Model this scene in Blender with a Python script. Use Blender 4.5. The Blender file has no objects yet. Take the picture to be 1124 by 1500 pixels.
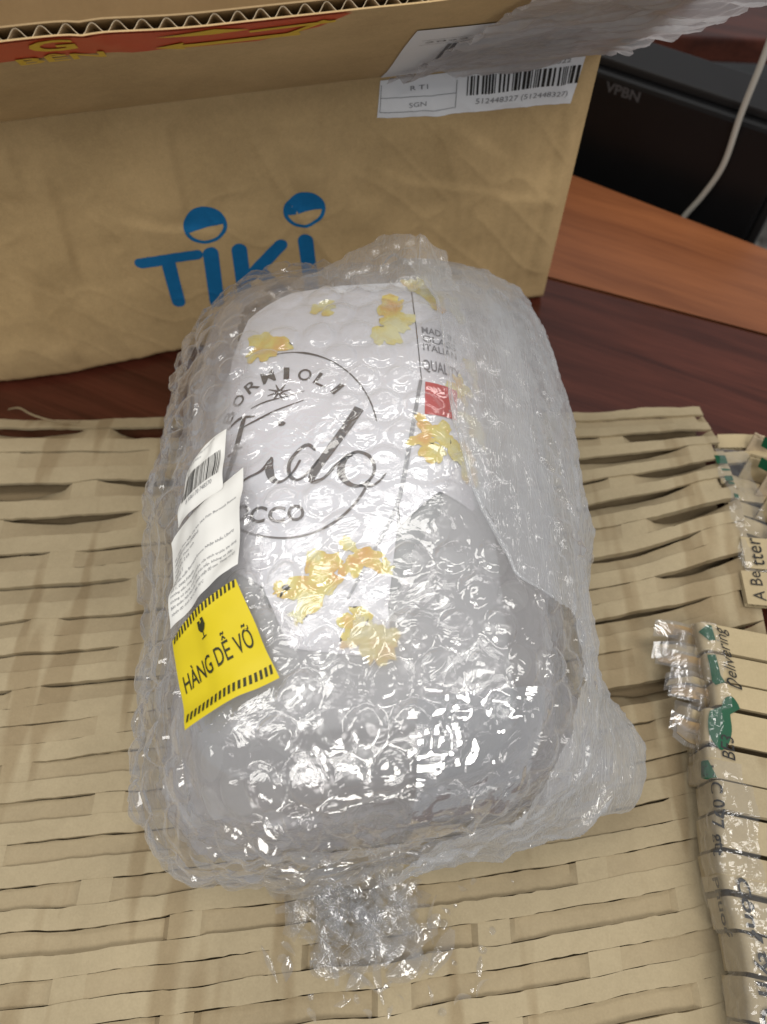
import bpy, bmesh, math, random
import numpy as np

# ------------------------------------------------------------------ camera, light, exposure
scn = bpy.context.scene
col = scn.collection
cam_d = bpy.data.cameras.new('camera'); cam = bpy.data.objects.new('camera', cam_d); col.objects.link(cam)
cam.location = (0, 0, .44); cam.rotation_euler = (math.radians(30), 0, 0)
cam_d.sensor_fit = 'VERTICAL'; cam_d.sensor_height = 7.6; cam_d.sensor_width = 7.6; cam_d.lens = 5.71
cam_d.clip_start = .01; cam_d.clip_end = 30
cam_d.dof.use_dof = True; cam_d.dof.focus_distance = .345; cam_d.dof.aperture_fstop = 1.9
scn.camera = cam

wd = bpy.data.worlds.new('World'); scn.world = wd; wd.use_nodes = True
wd.node_tree.nodes['Background'].inputs[0].default_value = (.93, .96, 1, 1)
wd.node_tree.nodes['Background'].inputs[1].default_value = .38

def area(name, loc, target, sx, sy, power, color=(1, .97, .92)):
    d = bpy.data.lights.new(name, 'AREA'); d.shape = 'RECTANGLE'; d.size = sx; d.size_y = sy
    d.energy = power; d.color = color
    o = bpy.data.objects.new(name, d); col.objects.link(o); o.location = loc
    v = np.array(target, float) - np.array(loc, float)
    from mathutils import Vector
    o.rotation_euler = Vector(v).to_track_quat('-Z', 'Y').to_euler()
    return o
area('ceiling_light_panel', (.22, -.75, 1.60), (.03, .15, 0), .62, .5, 13.5)
area('ceiling_light_panel', (-.15, 1.0, 1.9), (0, .2, 0), 1.2, .3, 7)
area('ceiling_light_panel', (-.75, .0, 1.7), (0, .15, 0), .3, 1.2, 8)
area('ceiling_light_panel', (1.0, .1, 1.7), (.05, .2, 0), .3, 1.2, 8)

scn.view_settings.view_transform = 'Standard'; scn.view_settings.look = 'None'
scn.view_settings.exposure = 0; scn.view_settings.gamma = 1
scn.view_settings.use_curve_mapping = False
scn.render.engine = 'CYCLES'
cy = scn.cycles
cy.use_denoising = True
cy.max_bounces = 10; cy.transparent_max_bounces = 40; cy.diffuse_bounces = 3; cy.glossy_bounces = 3
cy.transmission_bounces = 6; cy.sample_clamp_indirect = 4; cy.caustics_reflective = False; cy.caustics_refractive = False

# ------------------------------------------------------------------ pure numpy geometry functions
#GEO-BEGIN
def sstep(a, b, x):
    t = np.clip((np.asarray(x, float) - a) / (b - a), 0, 1); return t * t * (3 - 2 * t)
def _h(i, j, k, sd):
    n = (i * 374761393 + j * 668265263 + k * 2147483647 + sd * 974711) & 0xffffffff
    n = ((n ^ (n >> 13)) * 1274126177) & 0xffffffff
    n = ((n ^ (n >> 16)) * 2246822519) & 0xffffffff
    return ((n ^ (n >> 15)) & 0xffff) / 32767.5 - 1
def noise(p, sc, sd=0):
    p = np.asarray(p, float) / sc
    i = np.floor(p).astype(np.int64); f = p - i; f = f * f * f * (f * (f * 6 - 15) + 10)
    r = 0
    for a in (0, 1):
        for b in (0, 1):
            for c in (0, 1):
                w = (f[..., 0] if a else 1 - f[..., 0]) * (f[..., 1] if b else 1 - f[..., 1]) * (f[..., 2] if c else 1 - f[..., 2])
                r = r + w * _h(i[..., 0] + a, i[..., 1] + b, i[..., 2] + c, sd)
    return r
def ridge(p, sc, sd=0):
    return 1 - 2 * np.abs(noise(p, sc, sd))

# bubble wrapped parcel: superellipsoid lying on its side
PO = np.array([-.008, .195, .0]); PYAW = math.radians(2); LH = .153
def spw(v, e): return np.sign(v) * np.abs(v) ** e
_ph = np.linspace(-np.pi / 2, np.pi / 2, 4001)
_l = spw(np.sin(_ph), 2 / 5.5); _k = spw(np.cos(_ph), 2 / 5.5)
_ms = np.concatenate([[0], np.cumsum(np.hypot(np.diff(_l) * LH, np.diff(_k) * .085))]); MLEN = _ms[-1]
_th = np.linspace(0, 2 * np.pi, 8001)          # 0 = bottom centre, runs to the left side first
_cx = -spw(np.sin(_th), 2 / 3.3) * .1165; _cz = -spw(np.cos(_th), 2 / 3.3) * .0665
_cx = _cx * (1 - .2 * sstep(-.05, .0665, _cz))
_cs = np.concatenate([[0], np.cumsum(np.hypot(np.diff(_cx), np.diff(_cz)))]); CLEN = _cs[-1]
def wrap_smooth(a, m):
    """a, m in metres along the girth and along the meridian -> points"""
    a = np.asarray(a, float); m = np.asarray(m, float)
    l = np.interp(m, _ms, _l); k = np.interp(m, _ms, _k)
    x = np.interp(a % CLEN, _cs, _cx); z = np.interp(a % CLEN, _cs, _cz)
    hgt = 1 - .16 * sstep(.35, 1, l) - .05 * sstep(-.5, -1, l)
    X = x * k * (1 + .03 * sstep(0, 1, l)); Z = .0868 + np.where(z > 0, z * hgt, z) * k
    Y = l * LH
    low = sstep(.12, .04, Z)
    X = X * (1 - .05 * sstep(.0, -.6, l))
    X = X + .042 * np.exp(-((l + .90) / .20) ** 2) * sstep(.03, .10, X) * sstep(.10, .03, Z)
    Y = Y + X * .13 * sstep(.2, -.7, l)
    Y = Y - .004 * sstep(-.6, -1, l) * low
    c, s = math.cos(PYAW), math.sin(PYAW)
    return np.stack([PO[0] + c * X - s * Y, PO[1] + s * X + c * Y, Z], -1)
def wrap_normal(a, m):
    e = 1e-3
    da = wrap_smooth(a + e, m) - wrap_smooth(a - e, m)
    m1 = np.clip(m + e, 0.0005, MLEN - .0005); m0 = np.clip(m - e, .0005, MLEN - .0005)
    dm = wrap_smooth(a, m1) - wrap_smooth(a, m0)
    n = np.cross(da, dm); n /= (np.linalg.norm(n, axis=-1, keepdims=True) + 1e-12)
    return n
# glass jar lying in it: top face at z = JT
JT = .1435; JW = .030; JR = .042
def jar_map(p, q, off=0.):
    """p = arc length across the jar from its top centre line, q = metres along the jar axis from PO"""
    p = np.asarray(p, float); q = np.asarray(q, float)
    s = np.sign(p); d = np.abs(p) - JW
    ang = np.clip(d / JR, 0, np.pi / 2); ext = np.clip(d - JR * np.pi / 2, 0, None)
    R = JR + off
    X = s * np.where(d > 0, JW + R * np.sin(ang), np.abs(p)); Z = np.where(d > 0, JT - JR + R * np.cos(ang), JT + off) - ext
    Z = Z - .10 * np.clip(q - .085, 0, None)
    c, sn = math.cos(PYAW), math.sin(PYAW)
    X = X - .009
    return np.stack([PO[0] + c * X - sn * q, PO[1] + sn * X + c * q, Z], -1)
# carton
BD = np.array([.9797, .2004, 0.]); BN = np.array([.2004, -.9797, 0.]); B0 = np.array([.1245, .4462, 0.])
BH = .192
def box_disp(u, v):
    P = np.stack([u, v, u * 0], -1)
    P2 = np.stack([u + .35 * v, v * .35, u * 0 + 3.3], -1)
    d = .0034 * noise(P, .09, 5) + .0018 * np.clip(ridge(P2, .055, 9), 0, 1) ** 3 + .0007 * noise(P, .02, 7)
    d = d + .0005 * np.clip(ridge(np.stack([u * 1.0 + .9 * v, v * .5 - .3 * u, u * 0], -1), .030, 19), 0, 1) ** 4 + .00012 * np.sin(2 * np.pi * u / .0085)
    for (a, b, c, e, A) in ((-.2488, .190, -.2534, .117, .0032), (-.3238, .160, -.3297, .087, .0036), (-.167, .190, -.1652, .125, .0024), (-.290, .1185, -.2395, .101, .0022),
                            (-.335, .188, -.3389, .158, .003), (-.0961, .166, -.0533, .1307, .0022), (-.3652, .084, -.3488, .018, .003), (-.1277, .1288, -.0151, .0924, .0012)):
        L = math.hypot(c - a, e - b); tx, ty = (c - a) / L, (e - b) / L
        al = (u - a) * tx + (v - b) * ty; s = (u - a) * -ty + (v - b) * tx + .0022 * noise(np.stack([al, al * 0, al * 0 + a], -1), .022, 3)
        d = d + A * np.where(s > 0, np.exp(-(s / .0045) ** 2), np.exp(-(s / .024) ** 2)) * sstep(-.012, .012, al) * sstep(L + .014, L - .014, al)
    d = d - .0012 * np.exp(-((u + .016) / .004) ** 2)
    return d
def box_map(u, v, off=0.):
    u = np.asarray(u, float); v = np.asarray(v, float)
    d = box_disp(u, v) * sstep(0, .012, -u) * sstep(0, .02, BH - v) + off
    r = .007                                                    # rounded foot and corner
    fo = np.where(v < r, r - np.sqrt(np.clip(r * r - (r - v) ** 2, 0, None)), 0)
    lift = .009 * sstep(-.20, -.42, u) * 0
    return B0 + BD * u[..., None] + BN * (d - fo)[..., None] + np.array([0, 0, 1.]) * (v + lift)[..., None]
FE = math.radians(41.5)
FD = BN * math.cos(FE) + np.array([0, 0, math.sin(FE)])
FN = BN * math.sin(FE) - np.array([0, 0, math.cos(FE)])         # faces down and to the camera
def flap_map(u, w, off=0.):
    u = np.asarray(u, float); w = np.asarray(w, float)
    P = np.stack([u, w, u * 0 + 8], -1)
    d = .0016 * noise(P, .07, 21) + .0009 * np.clip(ridge(np.stack([u + .6 * w, w * .4, u * 0], -1), .05, 4), 0, 1) ** 3
    d = d * sstep(0, .02, w) + off
    return B0 + np.array([0, 0, BH]) + BD * u[..., None] + FD * w[..., None] + FN * d[..., None]
# slit cardboard
def sheet_z(x, y):
    z = .0185 + .011 * np.exp(-((x - .215) / .05) ** 2 - ((y - .235) / .06) ** 2)
    z = z - .013 * sstep(.288, .345, y)
    d = (x - .118) - (.061 - y) * .20
    z = z - .20 * np.clip(d, 0, .05) * sstep(.12, .04, y)
    P = np.stack([x, y, x * 0], -1)
    out = sstep(.10, .16, np.abs(x)) + sstep(.03, -.02, y)
    return z + (.0022 * noise(P, .07, 31) + .0007 * noise(P, .02, 32)) * np.clip(out, 0, 1)
def sheet_map(s, t, dz=0.):
    s = np.asarray(s, float); t = np.asarray(t, float)
    w = 1 - .8 * sstep(.18, .33, t)
    x = s; y = t + w * (.11 * s + .30 * np.clip(s, 0, None) ** 2)
    y = y + .0012 * noise(np.stack([s, t, s * 0], -1), .03, 77)
    return np.stack([x, y, sheet_z(x, y) + dz], -1)
#GEO-END

# ------------------------------------------------------------------ helpers
rnd = random.Random(7)
def mesh_obj(name, verts, faces, mat, parent=None, smooth=True):
    me = bpy.data.meshes.new(name)
    me.from_pydata([tuple(map(float, v)) for v in verts], [], [tuple(map(int, f)) for f in faces])
    if smooth: me.polygons.foreach_set('use_smooth', [True] * len(me.polygons))
    me.update()
    o = bpy.data.objects.new(name, me); col.objects.link(o)
    if mat: me.materials.append(mat)
    if parent: o.parent = parent
    return o
def grid_faces(n, m, wrapn=False):
    i, j = np.meshgrid(np.arange(n if wrapn else n - 1), np.arange(m - 1), indexing='ij')
    i2 = (i + 1) % n
    return np.stack([i * m + j, i2 * m + j, i2 * m + j + 1, i * m + j + 1], -1).reshape(-1, 4)
def grid_obj(name, P, mat, parent=None, thick=None, tdir=None, smooth=True):
    """P: n x m x 3 sheet; thick gives a second skin and walls"""
    n, m = P.shape[:2]; V = P.reshape(-1, 3); F = grid_faces(n, m)
    if thick:
        du = np.gradient(P, axis=0); dv = np.gradient(P, axis=1)
        N = np.cross(du, dv); N /= np.linalg.norm(N, axis=-1, keepdims=True) + 1e-12
        if tdir is not None: N = np.broadcast_to(np.array(tdir, float), P.shape)
        Q = (P + N * thick).reshape(-1, 3); k = n * m
        rim = [i * m for i in range(n)] + [(n - 1) * m + j for j in range(1, m)] + [i * m + m - 1 for i in range(n - 2, -1, -1)] + [j for j in range(m - 2, 0, -1)]
        W = [(rim[i], rim[(i + 1) % len(rim)], rim[(i + 1) % len(rim)] + k, rim[i] + k) for i in range(len(rim))]
        V = np.concatenate([V, Q]); F = np.concatenate([F, F[:, ::-1] + k, np.array(W)])
        o = mesh_obj(name, V, F, mat, parent, smooth)
        if smooth: sharp(o)
        return o
    return mesh_obj(name, V, F, mat, parent, smooth)
def sharp(o, deg=40):
    me = o.data; bm = bmesh.new(); bm.from_mesh(me)
    bmesh.ops.recalc_face_normals(bm, faces=bm.faces[:])
    for e in bm.edges:
        if len(e.link_faces) == 2 and e.calc_face_angle(0) > math.radians(deg): e.smooth = False
    bm.to_mesh(me); bm.free()
def empty(name, loc, label, cat, group=None, kind=None):
    o = bpy.data.objects.new(name, None); col.objects.link(o); o.location = loc; o.empty_display_size = .01
    tag(o, label, cat, group, kind); return o
def tag(o, label=None, cat=None, group=None, kind=None):
    if label: o['label'] = label
    if cat: o['category'] = cat
    if group: o['group'] = group
    if kind: o['kind'] = kind
def attach(o, parent):
    o.parent = parent; o.matrix_parent_inverse = parent.matrix_world.inverted() if False else o.matrix_parent_inverse
    return o
class T:      # parts are written in world space; this keeps them there under an Empty standing at the thing's base
    pass
def under(parent, *objs):
    from mathutils import Matrix
    for o in objs:
        o.parent = parent; o.matrix_parent_inverse = Matrix.Translation(parent.location).inverted() if parent.type == 'EMPTY' else Matrix()
    return objs[0]

# ------------------------------------------------------------------ materials
def newmat(name):
    m = bpy.data.materials.new(name); m.use_nodes = True; nt = m.node_tree
    b = nt.nodes['Principled BSDF']; return m, nt, b
def lk(nt, a, b): nt.links.new(a, b)
def node(nt, t, **kw):
    n = nt.nodes.new(t)
    for k, v in kw.items(): setattr(n, k, v)
    return n
def plain(name, c, rough=.6, spec=.3, metallic=0., var=.0, vs=60, coat=0.):
    m, nt, b = newmat(name)
    b.inputs['Base Color'].default_value = (*c, 1); b.inputs['Roughness'].default_value = rough
    b.inputs['Specular IOR Level'].default_value = spec; b.inputs['Metallic'].default_value = metallic
    b.inputs['Coat Weight'].default_value = coat
    if var:
        tc = node(nt, 'ShaderNodeTexCoord'); nz = node(nt, 'ShaderNodeTexNoise'); nz.inputs['Scale'].default_value = vs
        nz.inputs['Detail'].default_value = 5
        mx = node(nt, 'ShaderNodeMix', data_type='RGBA'); mx.inputs[6].default_value = (*[x * (1 - var) for x in c], 1)
        mx.inputs[7].default_value = (*[min(1, x * (1 + var)) for x in c], 1)
        lk(nt, tc.outputs['Object'], nz.inputs['Vector']); lk(nt, nz.outputs['Fac'], mx.inputs[0]); lk(nt, mx.outputs[2], b.inputs['Base Color'])
    return m
def cardboard(name, c, var=.16, streak=(1, 1, 1), rough=.86, fine=900, bars=0., barang=0.):
    m, nt, b = newmat(name)
    tc = node(nt, 'ShaderNodeTexCoord'); mp = node(nt, 'ShaderNodeMapping'); mp.inputs['Scale'].default_value = streak
    lk(nt, tc.outputs['Object'], mp.inputs['Vector'])
    n1 = node(nt, 'ShaderNodeTexNoise'); n1.inputs['Scale'].default_value = 22; n1.inputs['Detail'].default_value = 6; n1.inputs['Roughness'].default_value = .62
    n2 = node(nt, 'ShaderNodeTexNoise'); n2.inputs['Scale'].default_value = fine; n2.inputs['Detail'].default_value = 3
    n3 = node(nt, 'ShaderNodeTexNoise'); n3.inputs['Scale'].default_value = 260; n3.inputs['Detail'].default_value = 4
    lk(nt, mp.outputs[0], n1.inputs['Vector']); lk(nt, tc.outputs['Object'], n2.inputs['Vector']); lk(nt, tc.outputs['Object'], n3.inputs['Vector'])
    a = node(nt, 'ShaderNodeMath', operation='MULTIPLY_ADD'); a.inputs[1].default_value = .45; lk(nt, n2.outputs['Fac'], a.inputs[0])
    a2 = node(nt, 'ShaderNodeMath', operation='MULTIPLY_ADD'); a2.inputs[1].default_value = .3; lk(nt, n3.outputs['Fac'], a2.inputs[0]); lk(nt, n1.outputs['Fac'], a2.inputs[2])
    lk(nt, a2.outputs[0], a.inputs[2])
    r = node(nt, 'ShaderNodeMapRange'); r.inputs[1].default_value = .55; r.inputs[2].default_value = 1.2; lk(nt, a.outputs[0], r.inputs[0])
    mx = node(nt, 'ShaderNodeMix', data_type='RGBA'); lk(nt, r.outputs[0], mx.inputs[0])
    mx.inputs[6].default_value = (c[0] * (1 - var), c[1] * (1 - var * 1.08), c[2] * (1 - var * 1.2), 1)
    mx.inputs[7].default_value = (*[min(1, x * (1 + var)) for x in c], 1)
    out = mx.outputs[2]
    if bars:     # rubbed and stained bars left by the old carton's folds and tape
        mb = node(nt, 'ShaderNodeMapping'); mb.inputs['Rotation'].default_value = (0, 0, barang); mb.inputs['Scale'].default_value = (30, 4, 4)
        lk(nt, tc.outputs['Object'], mb.inputs['Vector'])
        nb = node(nt, 'ShaderNodeTexNoise'); nb.inputs['Scale'].default_value = 1.6; nb.inputs['Detail'].default_value = 2; lk(nt, mb.outputs[0], nb.inputs['Vector'])
        rb = node(nt, 'ShaderNodeMapRange'); rb.inputs[1].default_value = .56; rb.inputs[2].default_value = .63; rb.inputs[4].default_value = bars; lk(nt, nb.outputs['Fac'], rb.inputs[0])
        m2 = node(nt, 'ShaderNodeMix', data_type='RGBA', blend_type='MULTIPLY'); lk(nt, rb.outputs[0], m2.inputs[0]); lk(nt, out, m2.inputs[6])
        m2.inputs[7].default_value = (.68, .62, .55, 1); out = m2.outputs[2]
    lk(nt, out, b.inputs['Base Color'])
    b.inputs['Roughness'].default_value = rough; b.inputs['Specular IOR Level'].default_value = .22
    bp = node(nt, 'ShaderNodeBump'); bp.inputs['Strength'].default_value = .22; bp.inputs['Distance'].default_value = .0006
    lk(nt, a.outputs[0], bp.inputs['Height']); lk(nt, bp.outputs[0], b.inputs['Normal'])
    return m
def film(name, haze=.08, base=.05, edge=.7, rough=.07, tint=(.97, .97, .975), white=(.86, .87, .88), bscale=140, bstr=.5, hedge=.25, stretch=(1, 1, 1)):
    """thin clear plastic: mostly see-through, mirror-like glints, a little milky"""
    m = bpy.data.materials.new(name); m.use_nodes = True; nt = m.node_tree; nt.nodes.clear()
    out = node(nt, 'ShaderNodeOutputMaterial')
    tc = node(nt, 'ShaderNodeTexCoord'); mp = node(nt, 'ShaderNodeMapping'); mp.inputs['Scale'].default_value = stretch; lk(nt, tc.outputs['Object'], mp.inputs['Vector'])
    nz = node(nt, 'ShaderNodeTexNoise'); nz.inputs['Scale'].default_value = bscale; nz.inputs['Detail'].default_value = 3; nz.inputs['Distortion'].default_value = 1.2
    lk(nt, mp.outputs[0], nz.inputs['Vector'])
    ab = node(nt, 'ShaderNodeMath', operation='SUBTRACT'); ab.inputs[1].default_value = .5; lk(nt, nz.outputs['Fac'], ab.inputs[0])
    ab2 = node(nt, 'ShaderNodeMath', operation='ABSOLUTE'); lk(nt, ab.outputs[0], ab2.inputs[0])
    bp = node(nt, 'ShaderNodeBump'); bp.inputs['Strength'].default_value = bstr; bp.inputs['Distance'].default_value = .003; lk(nt, ab2.outputs[0], bp.inputs['Height'])
    lw = node(nt, 'ShaderNodeLayerWeight'); lw.inputs['Blend'].default_value = .5; lk(nt, bp.outputs[0], lw.inputs['Normal'])
    pw = node(nt, 'ShaderNodeMath', operation='POWER'); pw.inputs[1].default_value = 2.6; lk(nt, lw.outputs['Facing'], pw.inputs[0])
    ma = node(nt, 'ShaderNodeMath', operation='MULTIPLY_ADD'); ma.inputs[1].default_value = edge; ma.inputs[2].default_value = base; lk(nt, pw.outputs[0], ma.inputs[0])
    tr = node(nt, 'ShaderNodeBsdfTransparent'); tr.inputs[0].default_value = (*tint, 1)
    gl = node(nt, 'ShaderNodeBsdfGlossy'); gl.inputs['Roughness'].default_value = rough; gl.inputs[0].default_value = (1, 1, 1, 1); lk(nt, bp.outputs[0], gl.inputs['Normal'])
    m1 = node(nt, 'ShaderNodeMixShader'); lk(nt, ma.outputs[0], m1.inputs[0]); lk(nt, tr.outputs[0], m1.inputs[1]); lk(nt, gl.outputs[0], m1.inputs[2])
    df = node(nt, 'ShaderNodeBsdfDiffuse'); df.inputs[0].default_value = (*white, 1)
    tl = node(nt, 'ShaderNodeBsdfTranslucent'); tl.inputs[0].default_value = (*white, 1)
    m0 = node(nt, 'ShaderNodeMixShader'); m0.inputs[0].default_value = .45; lk(nt, df.outputs[0], m0.inputs[1]); lk(nt, tl.outputs[0], m0.inputs[2])
    mh = node(nt, 'ShaderNodeMath', operation='MULTIPLY_ADD'); mh.inputs[1].default_value = hedge; mh.inputs[2].default_value = haze; lk(nt, pw.outputs[0], mh.inputs[0])
    m2 = node(nt, 'ShaderNodeMixShader'); lk(nt, mh.outputs[0], m2.inputs[0]); lk(nt, m1.outputs[0], m2.inputs[1]); lk(nt, m0.outputs[0], m2.inputs[2])
    lk(nt, m2.outputs[0], out.inputs[0])
    return m
def wood(name, c1, c2, ang, rough=.32):
    m, nt, b = newmat(name)
    tc = node(nt, 'ShaderNodeTexCoord'); mp = node(nt, 'ShaderNodeMapping'); mp.inputs['Rotation'].default_value = (0, 0, -ang); 
    mq = node(nt, 'ShaderNodeMapping'); mq.inputs['Scale'].default_value = (3, 42, 20)
    lk(nt, tc.outputs['Object'], mp.inputs['Vector']); lk(nt, mp.outputs[0], mq.inputs['Vector'])
    nz = node(nt, 'ShaderNodeTexNoise'); nz.inputs['Scale'].default_value = 1.3; nz.inputs['Detail'].default_value = 7; nz.inputs['Distortion'].default_value = .8
    lk(nt, mq.outputs[0], nz.inputs['Vector'])
    nf = node(nt, 'ShaderNodeTexNoise'); nf.inputs['Scale'].default_value = 9; nf.inputs['Detail'].default_value = 4; lk(nt, mq.outputs[0], nf.inputs['Vector'])
    ad = node(nt, 'ShaderNodeMath', operation='MULTIPLY_ADD'); ad.inputs[1].default_value = .35; lk(nt, nf.outputs['Fac'], ad.inputs[0]); lk(nt, nz.outputs['Fac'], ad.inputs[2])
    r = node(nt, 'ShaderNodeMapRange'); r.inputs[1].default_value = .45; r.inputs[2].default_value = .95; lk(nt, ad.outputs[0], r.inputs[0])
    mx = node(nt, 'ShaderNodeMix', data_type='RGBA'); lk(nt, r.outputs[0], mx.inputs[0]); mx.inputs[6].default_value = (*c1, 1); mx.inputs[7].default_value = (*c2, 1)
    lk(nt, mx.outputs[2], b.inputs['Base Color']); b.inputs['Roughness'].default_value = rough; b.inputs['Specular IOR Level'].default_value = .5
    bp = node(nt, 'ShaderNodeBump'); bp.inputs['Strength'].default_value = .05; bp.inputs['Distance'].default_value = .001; lk(nt, ad.outputs[0], bp.inputs['Height']); lk(nt, bp.outputs[0], b.inputs['Normal'])
    return m

M = {}
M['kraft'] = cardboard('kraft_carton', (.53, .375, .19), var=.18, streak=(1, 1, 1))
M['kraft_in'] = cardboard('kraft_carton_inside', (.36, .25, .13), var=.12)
M['pack'] = cardboard('slit_cardboard', (.385, .315, .20), var=.15, bars=.65, barang=.25)
M['pack2'] = cardboard('slit_cardboard_strip', (.36, .29, .182), var=.15, bars=.6, barang=.25)
M['fluting'] = cardboard('fluting_paper', (.52, .42, .29), var=.12)
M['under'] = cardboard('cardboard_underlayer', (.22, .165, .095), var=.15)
M['printed'] = cardboard('printed_cardboard', (.44, .355, .215), var=.12)
M['wood'] = wood('dark_red_wood', (.032, .007, .0035), (.105, .028, .016), math.radians(-24), .22)
M['wood2'] = wood('orange_wood', (.17, .055, .020), (.30, .105, .038), math.radians(-27), .36)
M['film'] = film('bubble_film', haze=.03, base=.075, edge=.75, rough=.05, bscale=60, bstr=.30, hedge=.36, white=(.95, .955, .96))
M['film_in'] = film('bubble_film_inner', haze=.045, base=.045, edge=.6, rough=.08, bscale=50, bstr=.28, hedge=.28, tint=(.965, .955, .96))
M['film_deep'] = film('bubble_film_deep', haze=.30, base=.06, edge=.5, rough=.1, bscale=60, bstr=.6, hedge=.25, white=(.90, .88, .88))
M['film_over'] = film('film_overlap', haze=.25, base=.08, edge=.55, rough=.07, bscale=70, bstr=.8, hedge=.25, stretch=(3.2, .55, 1))
M['tape'] = film('clear_tape', haze=.06, base=.055, edge=.5, rough=.09, bscale=60, bstr=.5, hedge=.12)
M['tape_grey'] = film('grey_stretch_film', haze=.60, base=.07, edge=.4, rough=.12, white=(.66, .64, .645), bscale=40, bstr=.8, stretch=(.5, 3, 3))
M['scrap'] = film('film_scrap', haze=.07, base=.10, edge=.7, rough=.05, bscale=100, bstr=.5, hedge=.3, white=(.95, .95, .95))
M['glass'] = film('jar_glass', haze=.86, base=.06, edge=.4, rough=.06, tint=(.9, .93, .92), white=(.86, .885, .88), bscale=18, bstr=.12, hedge=.12)
M['paper'] = plain('label_paper', (.80, .81, .83), .45, .4, var=.02, vs=200)
M['card'] = plain('white_card', (.84, .85, .88), .35, .45, var=.015, vs=90)
M['sticker'] = plain('sticker_paper', (.74, .73, .69), .5, .3, var=.03, vs=120)
M['yellow'] = plain('yellow_sticker', (.66, .52, .012), .45, .35, var=.05, vs=90)
M['ink'] = plain('black_ink', (.018, .017, .016), .5, .3)
M['inkolive'] = plain('dark_print', (.035, .036, .012), .5, .3)
M['inkgrey'] = plain('grey_ink', (.22, .22, .23), .6, .2)
M['silver'] = plain('brown_grey_foil_print', (.115, .10, .088), .28, .5, .3)
M['blue'] = plain('blue_print', (.010, .150, .36), .7, .2, var=.14, vs=260)
M['red'] = plain('red_print', (.62, .075, .07), .5, .3, var=.1, vs=150)
M['redtape'] = plain('red_tape', (.55, .06, .02), .35, .4, var=.12, vs=60)
M['yelltape'] = plain('yellow_tape_print', (.70, .45, .02), .35, .4)
M['green'] = plain('green_print', (.006, .075, .032), .5, .3, var=.15, vs=150)
M['black'] = plain('black_case', (.006, .006, .0065), .42, .3, var=.2, vs=40)
M['black2'] = plain('black_case_trim', (.012, .011, .011), .5, .3)
M['casetext'] = plain('pale_case_lettering', (.07, .07, .073), .5, .3)
M['cable'] = plain('grey_cable_sheath', (.42, .40, .35), .4, .4)
M['greywall'] = plain('grey_wall', (.10, .10, .10), .8, .2, var=.2, vs=8)
M['bag'] = plain('grey_plastic_bag', (.26, .25, .235), .45, .4, var=.2, vs=30)
M['steel'] = plain('wire_steel', (.6, .6, .6), .25, .5, 1.)
M['gasket'] = plain('orange_rubber', (.75, .25, .05), .5, .4)
def petal():
    m, nt, b = newmat('yellow_flower_print')
    tc = node(nt, 'ShaderNodeTexCoord'); nz = node(nt, 'ShaderNodeTexNoise'); nz.inputs['Scale'].default_value = 85; nz.inputs['Detail'].default_value = 3
    lk(nt, tc.outputs['Object'], nz.inputs['Vector'])
    cr = node(nt, 'ShaderNodeValToRGB'); e = cr.color_ramp.elements
    e[0].position = .33; e[0].color = (.82, .47, .13, 1); e[1].position = .66; e[1].color = (.86, .84, .48, 1)
    e2 = cr.color_ramp.elements.new(.5); e2.color = (.84, .72, .20, 1)
    lk(nt, nz.outputs['Fac'], cr.inputs[0]); lk(nt, cr.outputs[0], b.inputs['Base Color']); b.inputs['Roughness'].default_value = .4
    return m
M['petal'] = petal()

# ------------------------------------------------------------------ flat print: 2-D shapes laid on a surface
def text2d(s, size=1., bold=0., italic=0., space=1.):
    cu = bpy.data.curves.new('txt', 'FONT'); cu.body = s; cu.size = size; cu.offset = bold; cu.shear = italic; cu.space_character = space
    cu.resolution_u = 3; cu.align_x = 'LEFT'
    o = bpy.data.objects.new('txt', cu); col.objects.link(o)
    dg = bpy.context.evaluated_depsgraph_get(); me = bpy.data.meshes.new_from_object(o.evaluated_get(dg))
    V = np.array([v.co[:2] for v in me.vertices]); F = [tuple(p.vertices) for p in me.polygons]
    bpy.data.objects.remove(o); bpy.data.curves.remove(cu); bpy.data.meshes.remove(me)
    return V, F
def fit(VF, x0, y0, x1, y1):
    V, F = VF; lo, hi = V.min(0), V.max(0)
    return np.stack([x0 + (V[:, 0] - lo[0]) / (hi[0] - lo[0]) * (x1 - x0), y0 + (V[:, 1] - lo[1]) / (hi[1] - lo[1]) * (y1 - y0)], -1), F
def rect2(x0, y0, x1, y1): return np.array([[x0, y0], [x1, y0], [x1, y1], [x0, y1]]), [(0, 1, 2, 3)]
def poly2(pts): return np.array(pts, float), [tuple(range(len(pts)))]
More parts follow.
